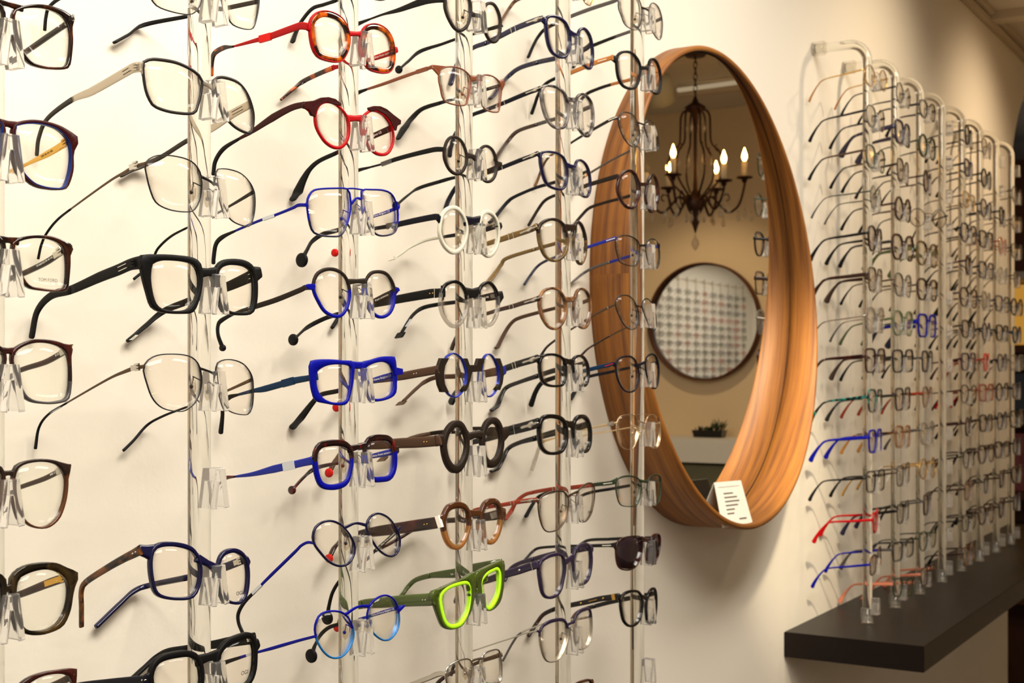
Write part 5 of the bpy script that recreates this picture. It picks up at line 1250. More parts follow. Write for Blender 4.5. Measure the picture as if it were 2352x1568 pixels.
def shelf_glasses(ix, k, desc, shape, wmm, hmm, fm, tm, tipm, rim, lens='lensr', yaw=None, roll=None, tw=3.0, nth=0, split=None, dth=None):
    """one pair on shelf rod ix, clip row k (0 at the bottom)"""
    x, z = SHX[ix], SHZ[k]
    fr = Front(x, CLIPY, .9)
    gap = .0095 + rim * .0004
    hw, hh = wmm * .0005, hmm * .0005
    zc = z - hh * .42 + .001
    S = SHAPES[shape]
    R = [(x + gap + hw + p[0] * -hw, zc + p[1] * hh) for p in S]     # shape drawn for the near-side lens, mirrored for the other
    L = [(x - gap - hw + p[0] * hw, zc + p[1] * hh) for p in S]
    L = [(x - gap - hw + p[0] * hw, zc + p[1] * hh) for p in S]
    rim *= 1.15; tw *= 1.25
    r = rim * .001
    zb = zc + hh * .5
    br = [([np.array((x - gap - .0008, zb)), np.array((x, zb + .0012)), np.array((x + gap + .0008, zb))], max(r * 1.3, .0011))]
    tms = []
    wall = WALL - .010
    drop = random.uniform(.006, .014)
    for sd in (-1, 1):
        X = x + sd * (gap + 2 * hw + r)
        y0 = fr.y(X); zt = zc + hh * .45
        br.append(([np.array((X - sd * r * 1.2, zt)), np.array((X, zt)), np.array((X + sd * .0025, zt))], max(r * 1.6, .002)))
        X += sd * .0024
        bend = min(.088 + random.uniform(-.006, .006), wall - y0 - .035)
        pts = [Vector((X, y0, zt)), Vector((X, y0 + bend * .5, zt - drop * .5)), Vector((X, y0 + bend, zt - drop)),
               Vector((X, y0 + bend + .014, zt - drop - .010)), Vector((X, y0 + bend + .026, zt - drop - .027)), Vector((X, y0 + bend + .031, zt - drop - .037))]
        w = [v * .001 for v in (tw * 1.2, tw * 1.1, tw * .75, tw * .85, tw * 1.5, tw * 1.9)]
        tms.append(dict(pts=pts, w=w, mats=[M[tm], M[tipm]], tip=2, thick=.0020))
    lab = '%s, %s down, %s shelf rod from mirror' % (desc, NTH[nth] if nth else 'first', ORD[ix])
    yw = random.uniform(-.12, .12) if yaw is None else yaw
    rl = random.uniform(-.03, .03) if roll is None else roll
    root, _ = spectacles(lab, Vector((x, CLIPY, z)), fr, L, R, [M[fm], M[tm]], [r * 1.25, r, r, r * .9], dth or max(.0013, min(.0035, r * 1.4)), br, tms, lens, split,
                         group='spectacles on the shelf rods')
    root.rotation_euler = (0, rl, yw)
    return root


A = [  # first rod, from the top
    ('gold wire eyeglasses with amber temple ends', 'oval', 46, 36, 'gold', 'gold', 'tan', .7, 2.0),
    ('thin black metal eyeglasses with dark tips', 'panto', 47, 38, 'bmet', 'bmet', 'tip', 1.0, 3.0),
    ('dark green-black metal eyeglasses', 'panto', 46, 40, 'dgrn', 'brz', 'tip', 1.3, 3.0),
    ('fine olive wire eyeglasses with light tips', 'oval', 44, 40, 'dgrn', 'dgrn', 'gry', .8, 1.8),
    ('glossy dark brown eyeglasses with silvery hinges', 'panto', 48, 42, 'tort', 'blk', 'tip', 2.0, 3.6),
    ('grey-brown eyeglasses with wide brown temples', 'rect', 46, 40, 'horn', 'brn', 'brn', 1.7, 5.0),
    ('crystal clear eyeglasses', 'panto', 48, 42, 'clear', 'sbrush', 'gry', 2.4, 2.2),
    ('reddish brown tortoise eyeglasses', 'rect', 47, 40, 'tortm', 'tortm', 'brn', 2.0, 4.6),
    ('black and turquoise mottled eyeglasses', 'rect', 46, 38, 'teort', 'teort', 'teort', 1.7, 3.6),
    ('bright blue plastic eyeglasses', 'rect', 46, 38, 'blue', 'blue', 'blue', 1.9, 4.0),
    ('black metal rectangular eyeglasses', 'rect', 44, 36, 'bmet', 'bmet', 'tip', 1.4, 3.0),
    ('bright red eyeglasses', 'rect', 44, 32, 'red', 'red', 'red', 1.9, 3.4),
    ('deep blue tilted eyeglasses with tortoise rims', 'rect', 42, 32, 'tortb', 'blue', 'blue', 1.5, 3.0)]
B = [
    ('slim black wire eyeglasses', 'oval', 46, 36, 'bmet', 'bmet', 'tip', .9, 2.6),
    ('chunky violet-black eyeglasses', 'rect', 48, 40, 'purp', 'purp', 'purp', 2.4, 6.0),
    ('grey-brown panto eyeglasses', 'panto', 46, 42, 'brz', 'mbrn', 'tip', 1.6, 3.0),
    ('dark chestnut round eyeglasses', 'round', 42, 41, 'tort', 'tort', 'tip', 2.2, 3.0),
    ('nearly black tortoise eyeglasses', 'panto', 46, 44, 'tortm', 'blk', 'tip', 2.6, 4.0),
    ('grey metal eyeglasses', 'panto', 46, 42, 'gry', 'brz', 'tip', 1.4, 2.6),
    ('pale green translucent eyeglasses', 'panto', 47, 44, 'gclr', 'green', 'green', 2.2, 3.0),
    ('black square eyeglasses', 'rect', 44, 40, 'blk', 'blk', 'tip', 2.0, 3.0),
    ('brown-black metal eyeglasses', 'rect', 46, 40, 'tort', 'gmet', 'redbrn', 1.8, 3.0),
    ('honey amber eyeglasses', 'rect', 44, 38, 'amber', 'tortb', 'tan', 2.0, 3.0),
    ('smoky grey wire eyeglasses', 'rect', 44, 38, 'gry', 'brz', 'gold', 1.2, 2.4),
    ('black browline eyeglasses', 'rect', 46, 36, 'gmet', 'blk', 'navy', 1.2, 4.0),
    ('olive grey eyeglasses', 'rect', 44, 34, 'gmet', 'gry', 'gry', 1.4, 4.0),
    ('dark green narrow eyeglasses', 'panto', 42, 34, 'dgrn', 'salm', 'salm', 1.4, 4.0)]
Cc = [
    ('black metal half-oval eyeglasses', 'panto', 46, 34, 'bmet', 'bmet', 'tip', 1.4, 3.4),
    ('forest green round eyeglasses', 'round', 42, 42, 'dgrn', 'dgrn', 'tip', 2.2, 2.6),
    ('brown round eyeglasses', 'round', 42, 42, 'tortm', 'tort', 'tip', 2.0, 2.6),
    ('small gunmetal eyeglasses turned askew', 'oval', 42, 34, 'gmet', 'bmet', 'tip', 1.0, 2.4),
    ('brown eyeglasses with broad green temples', 'panto', 46, 44, 'horn', 'green', 'green', 2.4, 6.0),
    ('black-brown tapered eyeglasses', 'panto', 44, 40, 'tort', 'gmet', 'tip', 2.2, 2.4),
    ('royal blue eyeglasses with wide blue temples', 'rect', 46, 42, 'blue', 'blue', 'navy', 2.6, 6.5),
    ('grey rectangular eyeglasses', 'rect', 44, 40, 'gmet', 'gry', 'tip', 1.8, 2.6),
    ('rosy brown eyeglasses with red temples', 'panto', 44, 40, 'hazel', 'redbrn', 'redbrn', 1.6, 3.4),
    ('translucent grey eyeglasses', 'panto', 44, 42, 'clear', 'gry', 'gry', 2.0, 3.0),
    ('pale gold eyeglasses with cream tips', 'oval', 44, 38, 'gold', 'gold', 'paper', 1.2, 2.4),
    ('mahogany narrow eyeglasses', 'rect', 42, 38, 'tortm', 'gry', 'tip', 2.0, 2.6),
    ('green wire eyeglasses', 'panto', 42, 38, 'dgrn', 'dgrn', 'tip', 1.2, 2.4),
    ('salmon eyeglasses with dark rims', 'rect', 42, 36, 'tort', 'salm', 'salm', 1.2, 4.0)]
for ix, T in ((0, A), (1, B), (2, Cc)):
    for j, t in enumerate(T):
        yaw = {(0, 0): -.10, (2, 3): -.55, (0, 12): .1, (0, 11): .22}.get((ix, j))
        roll = {(0, 12): -.12, (1, 13): .1}.get((ix, j))
        shelf_glasses(ix, 13 - j, t[0], t[1], t[2], t[3], t[4], t[5], t[6], t[7], tw=t[8], nth=j, yaw=yaw, roll=roll)
CHO = [('black metal eyeglasses', 'bmet', 'bmet', 'tip', 1.2), ('dark tortoise eyeglasses', 'tort', 'tort', 'tip', 2.2), ('glossy black eyeglasses', 'blk', 'blk', 'tip', 2.2),
       ('gunmetal eyeglasses', 'gmet', 'gmet', 'tip', 1.2), ('hazel eyeglasses', 'hazel', 'brn', 'tip', 2.0), ('maroon eyeglasses', 'tortm', 'tortm', 'tip', 2.0),
       ('navy eyeglasses', 'navy', 'dnavy', 'tip', 1.8), ('bronze wire eyeglasses', 'brz', 'brz', 'tip', 1.0), ('grey eyeglasses', 'gry', 'gry', 'tip', 1.6)]
SPEC = {(4, 7): ('plum pink eyeglasses', 'purp', 'burg', 'burg', 2.0), (5, 7): ('rose red eyeglasses', 'dred', 'redbrn', 'redbrn', 1.6), (6, 4): ('silver white eyeglasses', 'white', 'sbrush', 'gry', 1.6),
        (6, 3): ('coral eyeglasses', 'salm', 'redbrn', 'tip', 1.4), (5, 8): ('rust eyeglasses', 'redbrn', 'redbrn', 'red', 2.0), (7, 6): ('teal eyeglasses', 'teal', 'teal', 'tip', 2.0),
        (4, 2): ('amber wire eyeglasses', 'gold', 'brz', 'tip', 1.0), (7, 7): ('clear eyeglasses', 'clear', 'gry', 'gry', 2.2), (5, 5): ('crystal eyeglasses', 'clear', 'gry', 'tip', 2.0)}
for ix in (4, 5, 6, 7):
    for j in range(14):
        if (ix, j) in ((5, 13), (6, 0), (6, 1), (7, 13), (6, 13), (7, 0)):
            continue
        c = SPEC.get((ix, j)) or CHO[(ix * 5 + j * 4 + j // 3) % len(CHO)]
        shp = ('panto', 'rect', 'round', 'rect', 'panto')[(ix + j * 2) % 5]
        shelf_glasses(ix, 13 - j, c[0], shp, 42 if shp == 'round' else 45, 40 if shp != 'rect' else 36, c[1], c[2], c[3], c[4], tw=3.2 if c[4] > 1.5 else 2.4, nth=j)

# ------------------------------------------------------------------ shelves under the two displays
def shelf(x0, x1, label):
    q = MB()
    y0, y1, z0, z1 = .601, WALL - .0005, SHELF_Z - .0455, SHELF_Z
    q.box(((x0 + x1) / 2, (y0 + y1) / 2, (z0 + z1) / 2), (x1 - x0, y1 - y0, z1 - z0))
    o = q.build('wall_shelf', M['shelf'], None, ((x0 + x1) / 2, y1, z0))
    bm = bmesh.new(); bm.from_mesh(o.data); bmesh.ops.bevel(bm, geom=bm.edges[:], offset=.0009, segments=2, affect='EDGES'); bm.to_mesh(o.data); bm.free()
    return tag(o, label, 'shelf')


M['shelf'] = pbr('mat_shelf', (22, 15, 11), .38, noise=.06, nscale=30)
shelf(2.359, 4.36, 'long dark grey-brown floating shelf carrying the far row of rods')
shelf(.30, 1.66, 'dark floating shelf below the picture under the near rods')

# ------------------------------------------------------------------ round mirror with a deep walnut rim
MX, MZ, MR = 1.9787, 1.6252, .3725
KX, GY = .02, .8275


def big_mirror():
    root = empty('wall_mirror', (MX, WALL - .0008, MZ)); org = Vector((MX, WALL - .0008, MZ))
    tag(root, 'large round mirror in a deep walnut rim hung between the two rod displays', 'mirror')
    n = 144; b = WALL - .0008
    q = MB(); rings = []
    for k in range(n):
        a = 2 * PI * k / n; c, s_ = math.cos(a), math.sin(a)
        f = .7895 + .0842 * MR * s_
        ro, ri = MR, MR - .0085
        P = [(ro, b), (ro, f + .003), (ro - .0012, f + .0008), (ro - .004, f), (ri + .0012, f + .0008), (ri, f + .003), (ri, b)]
        rings.append([(MX + r * c, y, MZ + r * s_) for r, y in P])
    q.loft(rings, closed_v=True)
    q.build('rim', M['walnut'], root, org)
    for nm, rg, y0, y1, m in (('backing', MR - .0088, .0050, .0090, 'seam'), ('glass', MR - .0108, 0, .0045, 'mirror')):
        q = MB(); rings = []
        for rr, dy in ((.02, y0), (rg, y0), (rg, y1), (.02, y1)):
            rings.append([(MX + rr * math.cos(2 * PI * k / n), GY + KX * rr * math.cos(2 * PI * k / n) + dy, MZ + rr * math.sin(2 * PI * k / n)) for k in range(n)])
        q.loft(rings, flat=True); q.flat = [True] * len(q.f)
        q.build(nm, M[m], root, org)
    q = MB(); rings = []
    for k in range(n):
        a = 2 * PI * k / n; c, s_ = math.cos(a), math.sin(a)
        y = GY + KX * MR * c
        rings.append([(MX + r * c, y + d, MZ + r * s_) for r, d in ((MR - .0112, -.0003), (MR - .0086, -.0006), (MR - .0086, .0046), (MR - .0112, .0046))])
    q.loft(rings, closed_v=True); q.build('edge_gap_shade', M['ink'], root, org)  # dark ring stands in for the shaded gap between glass and rim
    return root


big_mirror()

# folded card standing in the rim
def card():
    yb, yf = .820, .768
    a = at_y(1640, 1108, .800); b = at_y(1701, 1103, .800)      # ridge
    c = at_y(1729, 1203, yf); d = at_y(1660, 1212, yf)
    e = Vector((a.x - .004, yb, d.z + .012)); f = Vector((b.x - .004, yb, c.z + .016))
    org = (a + b) / 2
    root = empty('folded_card', org); tag(root, 'small white printed card folded like a tent in the mirror rim', 'card')
    for nm, Q in (('front_leaf', (a, b, c, d)), ('back_leaf', (b, a, e, f))):
        nrm = (Q[1] - Q[0]).cross(Q[2] - Q[1]).normalized() * .0004
        q = MB(); q.loft([[p - nrm for p in Q], [p + nrm for p in Q]], flat=True)
        o = q.build(nm, M['paper'], root, org)
        if nm == 'front_leaf':
            X = (b - a).normalized(); D = (d - a); N = (b - a).cross(d - a).normalized()
            if N.y > 0:
                N = -N
            q = MB()
            for i, (u0, u1) in enumerate(((.1, .9), (.25, .6), (.25, .72), (.25, .78), (.25, .7), (.25, .55), (.25, .5), (.65, .92))):
                v = (.12, .27, .36, .45, .54, .63, .72, .86)[i]
                p = a + (b - a) * ((u0 + u1) / 2) + D * v + N * .0006
                w = (b - a).length * (u1 - u0)
                h = .0006 if i == 0 else .0022
                Rm = Matrix((X, N, X.cross(N))).transposed()
                q.box(p, (w, .0002, h), 0, Rm)
            q.build('printed_lines', M['gink'], o, org)


card()

# ------------------------------------------------------------------ the room
M['wall'] = pbr('mat_wall', (240, 232, 216), .75, bump=.12, bscale=120)
M['wall2'] = pbr('mat_wall_end', (224, 200, 162), .8, bump=.1, bscale=90)
M['ceil'] = pbr('mat_ceiling', (214, 204, 188), .8)
M['floorm'] = wood('mat_floor', (58, 38, 24), (76, 52, 34), (92, 66, 44))
M['brown'] = pbr('mat_brown_panel', (88, 48, 22), .5, noise=.15, nscale=8)
M['trimm'] = pbr('mat_trim', (206, 192, 170), .6)
CEIL = 2.52
XE, YB, XL = 5.02, -2.95, -3.2


def sbox(name, c, d, m):
    q = MB(); q.box(c, d)
    return struct(q.build(name, M[m], None, c))


# display wall with an arched doorway at its far end
pts = [(XL, 0), (4.345, 0), (4.345, 1.911)]
for i in range(1, 13):
    a = PI - (PI / 2) * i / 12
    pts.append((4.895 + .55 * math.cos(a), 1.911 + .55 * math.sin(a)))
pts += [(XE + .1, 2.461), (XE + .1, CEIL), (XL, CEIL)]
q = MB(); q.loft([[(p[0], y, p[1]) for p in pts] for y in (WALL, WALL + .12)], flat=True); q.flat = [True] * len(q.f)
struct(q.build('wall_display', M['wall'], None, (0, WALL, 0)))
sbox('floor', ((XL + 7.4) / 2, -.4, -.03), (7.4 - XL, 5.4, .06), 'floorm')
sbox('ceiling', ((XL + 7.4) / 2, -.4, CEIL + .03), (7.4 - XL, 5.4, .06), 'ceil')
sbox('wall_end', (XE + .06, (YB + WALL) / 2 - .06, CEIL / 2), (.12, WALL - YB - .14, CEIL), 'wall2')
sbox('wall_opposite', ((XL + XE) / 2, YB - .06, CEIL / 2), (XE - XL + .24, .12, CEIL), 'wall')
WY0, WY1, WZ0, WZ1 = -2.5, .45, .55, 2.35
for nm, y0, y1, z0, z1 in (('wall_near', YB - .12, WY0, 0, CEIL), ('wall_near', WY1, WALL + .12, 0, CEIL), ('wall_near', WY0, WY1, 0, WZ0), ('wall_near', WY0, WY1, WZ1, CEIL)):
    sbox(nm, (XL - .06, (y0 + y1) / 2, (z0 + z1) / 2), (.12, y1 - y0, z1 - z0), 'wall')
q = MB()
for y in (WY0 + .025, (WY0 + WY1) / 2, WY1 - .025):
    q.box((XL - .06, y, (WZ0 + WZ1) / 2), (.06, .05, WZ1 - WZ0))
for z in (WZ0 + .025, WZ1 - .025):
    q.box((XL - .06, (WY0 + WY1) / 2, z), (.06, WY1 - WY0, .05))
struct(q.build('fill_window_1', M['white'], None, (XL - .06, (WY0 + WY1) / 2, WZ0)))  # unseen window, added to let in fill light and bright reflections
sbox('wall_beyond', (7.3, 1.4, CEIL / 2), (.12, 2.2, CEIL), 'brown')
sbox('wall_passage', (6.2, 2.45, CEIL / 2), (2.6, .12, CEIL), 'brown')
q = MB(); L0 = 5.98
for yy, zz, h, t in ((.0, .0, .012, .030), (-.0, -.016, .018, .016)):
    q.box(((XL + XE) / 2, WALL - t / 2 - .0005, CEIL - h / 2 + zz), (XE - XL - .01, t, h))
struct(q.build('trim_1', M['trimm'], None, (0, WALL, CEIL)))
# pale flat fluorescent trough and a drop on the ceiling, met in the mirror
for i, (x, w) in enumerate(((3.55, .05), (4.05, .06), (4.62, .05))):
    sbox('trim_%d' % (i + 2), (x, -.9, CEIL - .012), (w, 3.6, .024), 'trimm')

# dim tube lamp on the ceiling, met in the mirror
def tube_lamp():
    a, b = unreflect(1558, 203, 4.86), unreflect(1700, 186, 4.72)
    a.z = b.z = CEIL - .022
    root = empty('ceiling_tube_lamp', ((a.x + b.x) / 2, (a.y + b.y) / 2, CEIL)); org = root.location.copy()
    tag(root, 'thin pale ceiling tube lamp seen high in the round mirror', 'lamp')
    q = MB(); q.sweep([a, b], .014, .022, up=Vector((0, 0, 1)), rect=.5); q.build('tube', emit('mat_tube', (226, 200, 160), .55), root, org)
    q = MB(); q.sweep([a + Vector((0, 0, .026)), b + Vector((0, 0, .016))], .01, .03, up=Vector((0, 0, 1)), rect=.3); q.build('tray', M['trimm'], root, org)


LATER = tube_lamp

# lit bookcase seen through the doorway
def bookcase():
    x, y0, y1 = 6.1, .95, 2.2
    root = empty('bookcase', (x, (y0 + y1) / 2, 0)); org = Vector((x, (y0 + y1) / 2, 0))
    tag(root, 'tall brown shelf unit with a lit golden compartment beyond the doorway', 'bookcase')
    q = MB(); q.box((x + .34, (y0 + y1) / 2, 1.2), (.03, y1 - y0, 2.4)); q.build('back_panel', M['brown'], root, org)
    q = MB(); q.box((x + .17, y0 + .015, 1.2), (.36, .03, 2.4)); q.build('side_panel', M['brown'], root, org)
    q = MB(); q.box((x + .17, y1 - .015, 1.2), (.36, .03, 2.4)); q.build('side_panel', M['brown'], root, org)
    for z in (.06, .5, .95, 1.30, 1.58, 1.90, 2.38):
        q = MB(); q.box((x + .17, (y0 + y1) / 2, z), (.34, y1 - y0 - .06, .03)); q.build('shelf_board', M['trimm' if z == 1.90 else 'brown'], root, org)
    q = MB(); q.box((x + .005, (y0 + y1) / 2, 2.14), (.02, y1 - y0, .45)); q.build('upper_door', M['brown'], root, org)
    q = MB(); q.box((x + .30, (y0 + y1) / 2, 1.74), (.02, y1 - y0 - .07, .27)); q.build('glow_panel', emit('mat_niche_glow', (236, 170, 70), .55), root, org)  # panel glows by itself in place of lamplight in the compartment
    for yy, z, w, h, m, lab in ((1.06, .965, .10, .22, 'dnavy', 'navy box on the middle board of the shelf unit beyond the doorway'), (1.18, .965, .08, .25, 'redbrn', 'rust red box between navy and black boxes beyond the doorway'),
                            (1.30, .965, .12, .2, 'blk', 'black box beside the rust red box beyond the doorway'), (1.1, 1.315, .16, .16, 'blk', 'wide black box right under the lit golden compartment'),
                            (1.32, 1.315, .12, .2, 'dnavy', 'navy box beside the wide black box under the lit compartment'), (1.12, .515, .2, .3, 'blk', 'large black box low in the shelf unit beyond the doorway')):
        q = MB(); q.box((x + .16, yy, z + h / 2 + .001), (.2, w, h)); q.box((x + .055, yy, z + h * .5), (.008, w * .7, h * .3))
        o = q.build('storage_box', M[m], None, (x + .16, yy, z))
        tag(o, lab, 'box', 'boxes in the far shelf unit')


bookcase()


# ------------------------------------------------------------------ things that the round mirror shows
def unreflect(px, py, Z):
    """virtual point at view depth Z behind mirror pixel -> real point in the room"""
    d = ray(px, py); v = CAM + d * Z
    n = Vector((KX, -1, 0)).normalized(); p0 = Vector((MX, GY, MZ))
    return v - n * (2 * (v - p0).dot(n))


M['iron'] = pbr('mat_iron', (58, 32, 18), .45, .6)
M['candle'] = pbr('mat_candle', (236, 214, 176), .6)
M['bulb'] = emit('mat_bulb', (255, 190, 96), 42)
M['bulboff'] = sheer('mat_bulb_off', (236, 226, 206), .15, .02)
M['cryst'] = sheer('mat_crystal', (238, 230, 216), .25, .02, 1.6)


def chandelier():
    Z = 4.3; mm = Z / FPX
    C = unreflect(1597, 470, Z); c = Vector((C.x, C.y, 0))
    zof = lambda py: 1.5 + (HYP - py) * mm
    root = empty('chandelier', (c.x, c.y, CEIL)); org = Vector((c.x, c.y, CEIL))
    tag(root, 'iron chandelier with candle bulbs and crystal drops, mirrored in the round mirror', 'chandelier')
    at = lambda r, a, z: Vector((c.x + r * math.cos(a), c.y + r * math.sin(a), z))
    q = MB(); z = CEIL - .02; i = 0
    while z > zof(222):
        rr = []
        for k in range(10):
            a = 2 * PI * k / 10
            rr.append(at(.006 * math.cos(a), 0 if i % 2 else PI / 2, z + .012 * math.sin(a)) if True else None)
        path = rr + [rr[0], rr[1]]
        q.sweep(path, .0034, .0034, n=6); z -= .0185; i += 1
    q.lathe([(.002, -.03), (.03, -.03), (.045, -.012), (.048, 0), (.002, 0)], (c.x, c.y, CEIL - .0005), 20)
    q.build('chain', M['iron'], root, org)
    q = MB()
    q.lathe([(.002, zof(535)), (.006, zof(525)), (.012, zof(512)), (.008, zof(500)), (.024, zof(482)), (.034, zof(462)), (.020, zof(446)), (.008, zof(436)), (.006, zof(380)), (.006, zof(300)), (.010, zof(262)), (.030, zof(254)), (.034, zof(246)), (.012, zof(236)), (.004, zof(222))], (c.x, c.y, 0), 20)
    q.build('stem', M['iron'], root, org)
    for k in range(6):
        a = .35 + 2 * PI * k / 6
        q = MB()
        P = [at(.014, a, zof(252)), at(.034, a, zof(254)), at(.046, a, zof(268)), at(.048, a, zof(300)), at(.052, a, zof(330)), at(.078, a, zof(352)), at(.090, a, zof(382)), at(.080, a, zof(412)), at(.046, a, zof(440)), at(.020, a, zof(458))]
        q.sweep(cr(P, 5), .0072, .0072, n=8)
        q.sweep(cr([at(.078, a, zof(352)), at(.066, a, zof(346)), at(.064, a, zof(338)), at(.070, a, zof(334))], 5), .004, .004, n=6)
        q.build('cage_bar', M['iron'], root, org)
    for k in range(6):
        a = .08 + 2 * PI * k / 6
        R = .155; up = (0, 14, -6, 8, -10, 4)[k]
        zc = zof(424 - up)
        q = MB()
        P = [at(.018, a, zof(470)), at(.05, a, zof(452)), at(.075, a, zof(470)), at(.105, a, zof(488)), at(.138, a, zof(470)), at(R, a, zof(440 - up)), at(R, a, zc - .006)]
        q.sweep(cr(P, 5), .0085, .0085, n=8)
        q.sweep(cr([at(.075, a, zof(470)), at(.085, a, zof(452)), at(.10, a, zof(446)), at(.108, a, zof(456)), at(.098, a, zof(462))], 5), .005, .005, n=6)
        arm = q.build('arm', M['iron'], root, org)
        q = MB(); q.lathe([(.003, -.016), (.008, -.012), (.009, -.004), (.026, 0), (.027, .004), (.010, .003), (.002, .002)], at(R, a, zc), 18); q.build('drip_cup', M['iron'], arm, org)
        h = .052
        q = MB(); q.lathe([(.001, .0022), (.0088, .0022), (.0088, h), (.0055, h + .002), (.001, h + .002)], at(R, a, zc), 14); q.build('candle', M['candle'], arm, org)
        lit = k in (0, 2, 3, 5, 1)
        q = MB(); q.lathe([(.001, 0), (.005, .002), (.0088, .012), (.008, .020), (.004, .032), (.0008, .042)], at(R, a, zc + h + .0025), 14)
        q.build('bulb', M['bulb' if lit else 'bulboff'], arm, org)
        for j, (dr, dz) in enumerate(((0.004, 0), (-.02, .01), (.02, .012))):
            top = at(R + dr, a + .1 * (j - 1), zof(455))
            q = MB(); q.sweep([top, top - Vector((0, 0, .03 + dz))], .001, .001, n=5)
            q.lathe([(.0005, 0), (.004, -.005), (.0015, -.010), (.003, -.013), (.0075, -.024), (.006, -.032), (.0005, -.036)], top - Vector((0, 0, .03 + dz)), 8); q.flat = [True] * len(q.f)
            q.build('crystal_drop', M['cryst'], root, org)
    for k in range(8):
        a = 2 * PI * k / 8
        for (r, pz, s) in ((.030, 280, 1.0), (.055, 360, .9), (.030, 486, 1.1)):
            top = at(r, a, zof(pz))
            q = MB(); q.lathe([(.0005, .001), (.003 * s, -.004 * s), (.0015 * s, -.008 * s), (.006 * s, -.018 * s), (.0045 * s, -.028 * s), (.0005, -.032 * s)], top, 8); q.flat = [True] * len(q.f)
            q.build('crystal_drop', M['cryst'], root, org)
    top = Vector((c.x, c.y, zof(545)))
    q = MB(); q.lathe([(.0005, .014), (.004, .0), (.012, -.014), (.012, -.024), (.006, -.036), (.0005, -.042)], top, 10); q.build('crystal_ball', M['cryst'], root, org)
    return c


CH = chandelier()
LATER()


def small_mirror():
    # on the end wall, facing back down the room
    P = unreflect(1610, 738, 5.30)
    x, y, z, r = XE, P.y, P.z, .226
    root = empty('wall_mirror', (x, y, z)); org = Vector((x, y, z))
    tag(root, 'smaller round wood-rimmed mirror seen within the big mirror, full of spectacles', 'mirror')
    n = 96; q = MB(); rings = []
    for k in range(n):
        a = 2 * PI * k / n
        rings.append([(x - d, y + rr * math.cos(a), z + rr * math.sin(a)) for rr, d in ((r + .006, .0006), (r + .006, .048), (r + .003, .05), (r, .048), (r - .002, .0006))])
    q.loft(rings, closed_v=True); q.build('rim', M['brown'], root, org)
    q = MB(); q.lathe([(.01, -.012), (r - .003, -.012), (r - .003, -.016), (.01, -.016)], (x, y, z), n, ax='x'); q.flat = [True] * len(q.f)
    q.build('glass', M['mirror'], root, org)
    return P


SMP = small_mirror()


def counter():
    y, z = SMP.y, 1.5 - (1006 - HYP) / FPX * 5.15
    o = MB(); o.box((XE - .121, y - .1, z - .045), (.24, 1.3, .09)); ob = o.build('ledge', M['paperw'], None, (XE - .121, y - .1, z - .09))
    tag(ob, 'white wall ledge under the smaller mirror, seen in reflection', 'ledge')
    o = MB(); o.box((XE - .101, y - .1, z - .24), (.2, 1.2, .28)); ob = o.build('wall_cabinet', M['grnc'], None, (XE - .101, y - .1, z - .38))
    tag(ob, 'grey-green wall cabinet under the white ledge, seen in reflection', 'cabinet')
    # low planter with succulents
    px = y + .06
    root = empty('planter', (XE - .12, px, z)); org = Vector((XE - .12, px, z))
    tag(root, 'low dark planter with small plants on the reflected white ledge', 'planter')
    o = MB(); o.loft([[(XE - .12 + a * s, px + b * s2, z + h) for a, b in ((-.03, -.062), (.03, -.062), (.03, .062), (-.03, .062))] for h, s, s2 in ((.0006, .8, .9), (.028, 1, 1))], flat=True)
    o.build('trough', M['blk'], root, org)
    o = MB(); rnd = random.Random(3)
    for k in range(34):
        b0 = Vector((XE - .12 + rnd.uniform(-.02, .02), px + rnd.uniform(-.05, .05), z + .024)); tall = .055 if b0.y > px + .01 else .022
        t = b0 + Vector((rnd.uniform(-.02, .02), rnd.uniform(-.02, .02), rnd.uniform(.4, 1) * tall))
        o.sweep([b0, (b0 + t) / 2 + Vector((0, 0, .004)), t], [.004, .007, .001], [.002, .004, .001], n=6)
    o.build('foliage', M['leaf'], root, org)


M['paperw'] = pbr('mat_ledge', (226, 220, 206), .5)
M['grnc'] = pbr('mat_cabinet', (120, 116, 86), .6)
M['leaf'] = pbr('mat_leaf', (40, 58, 28), .5)
counter()

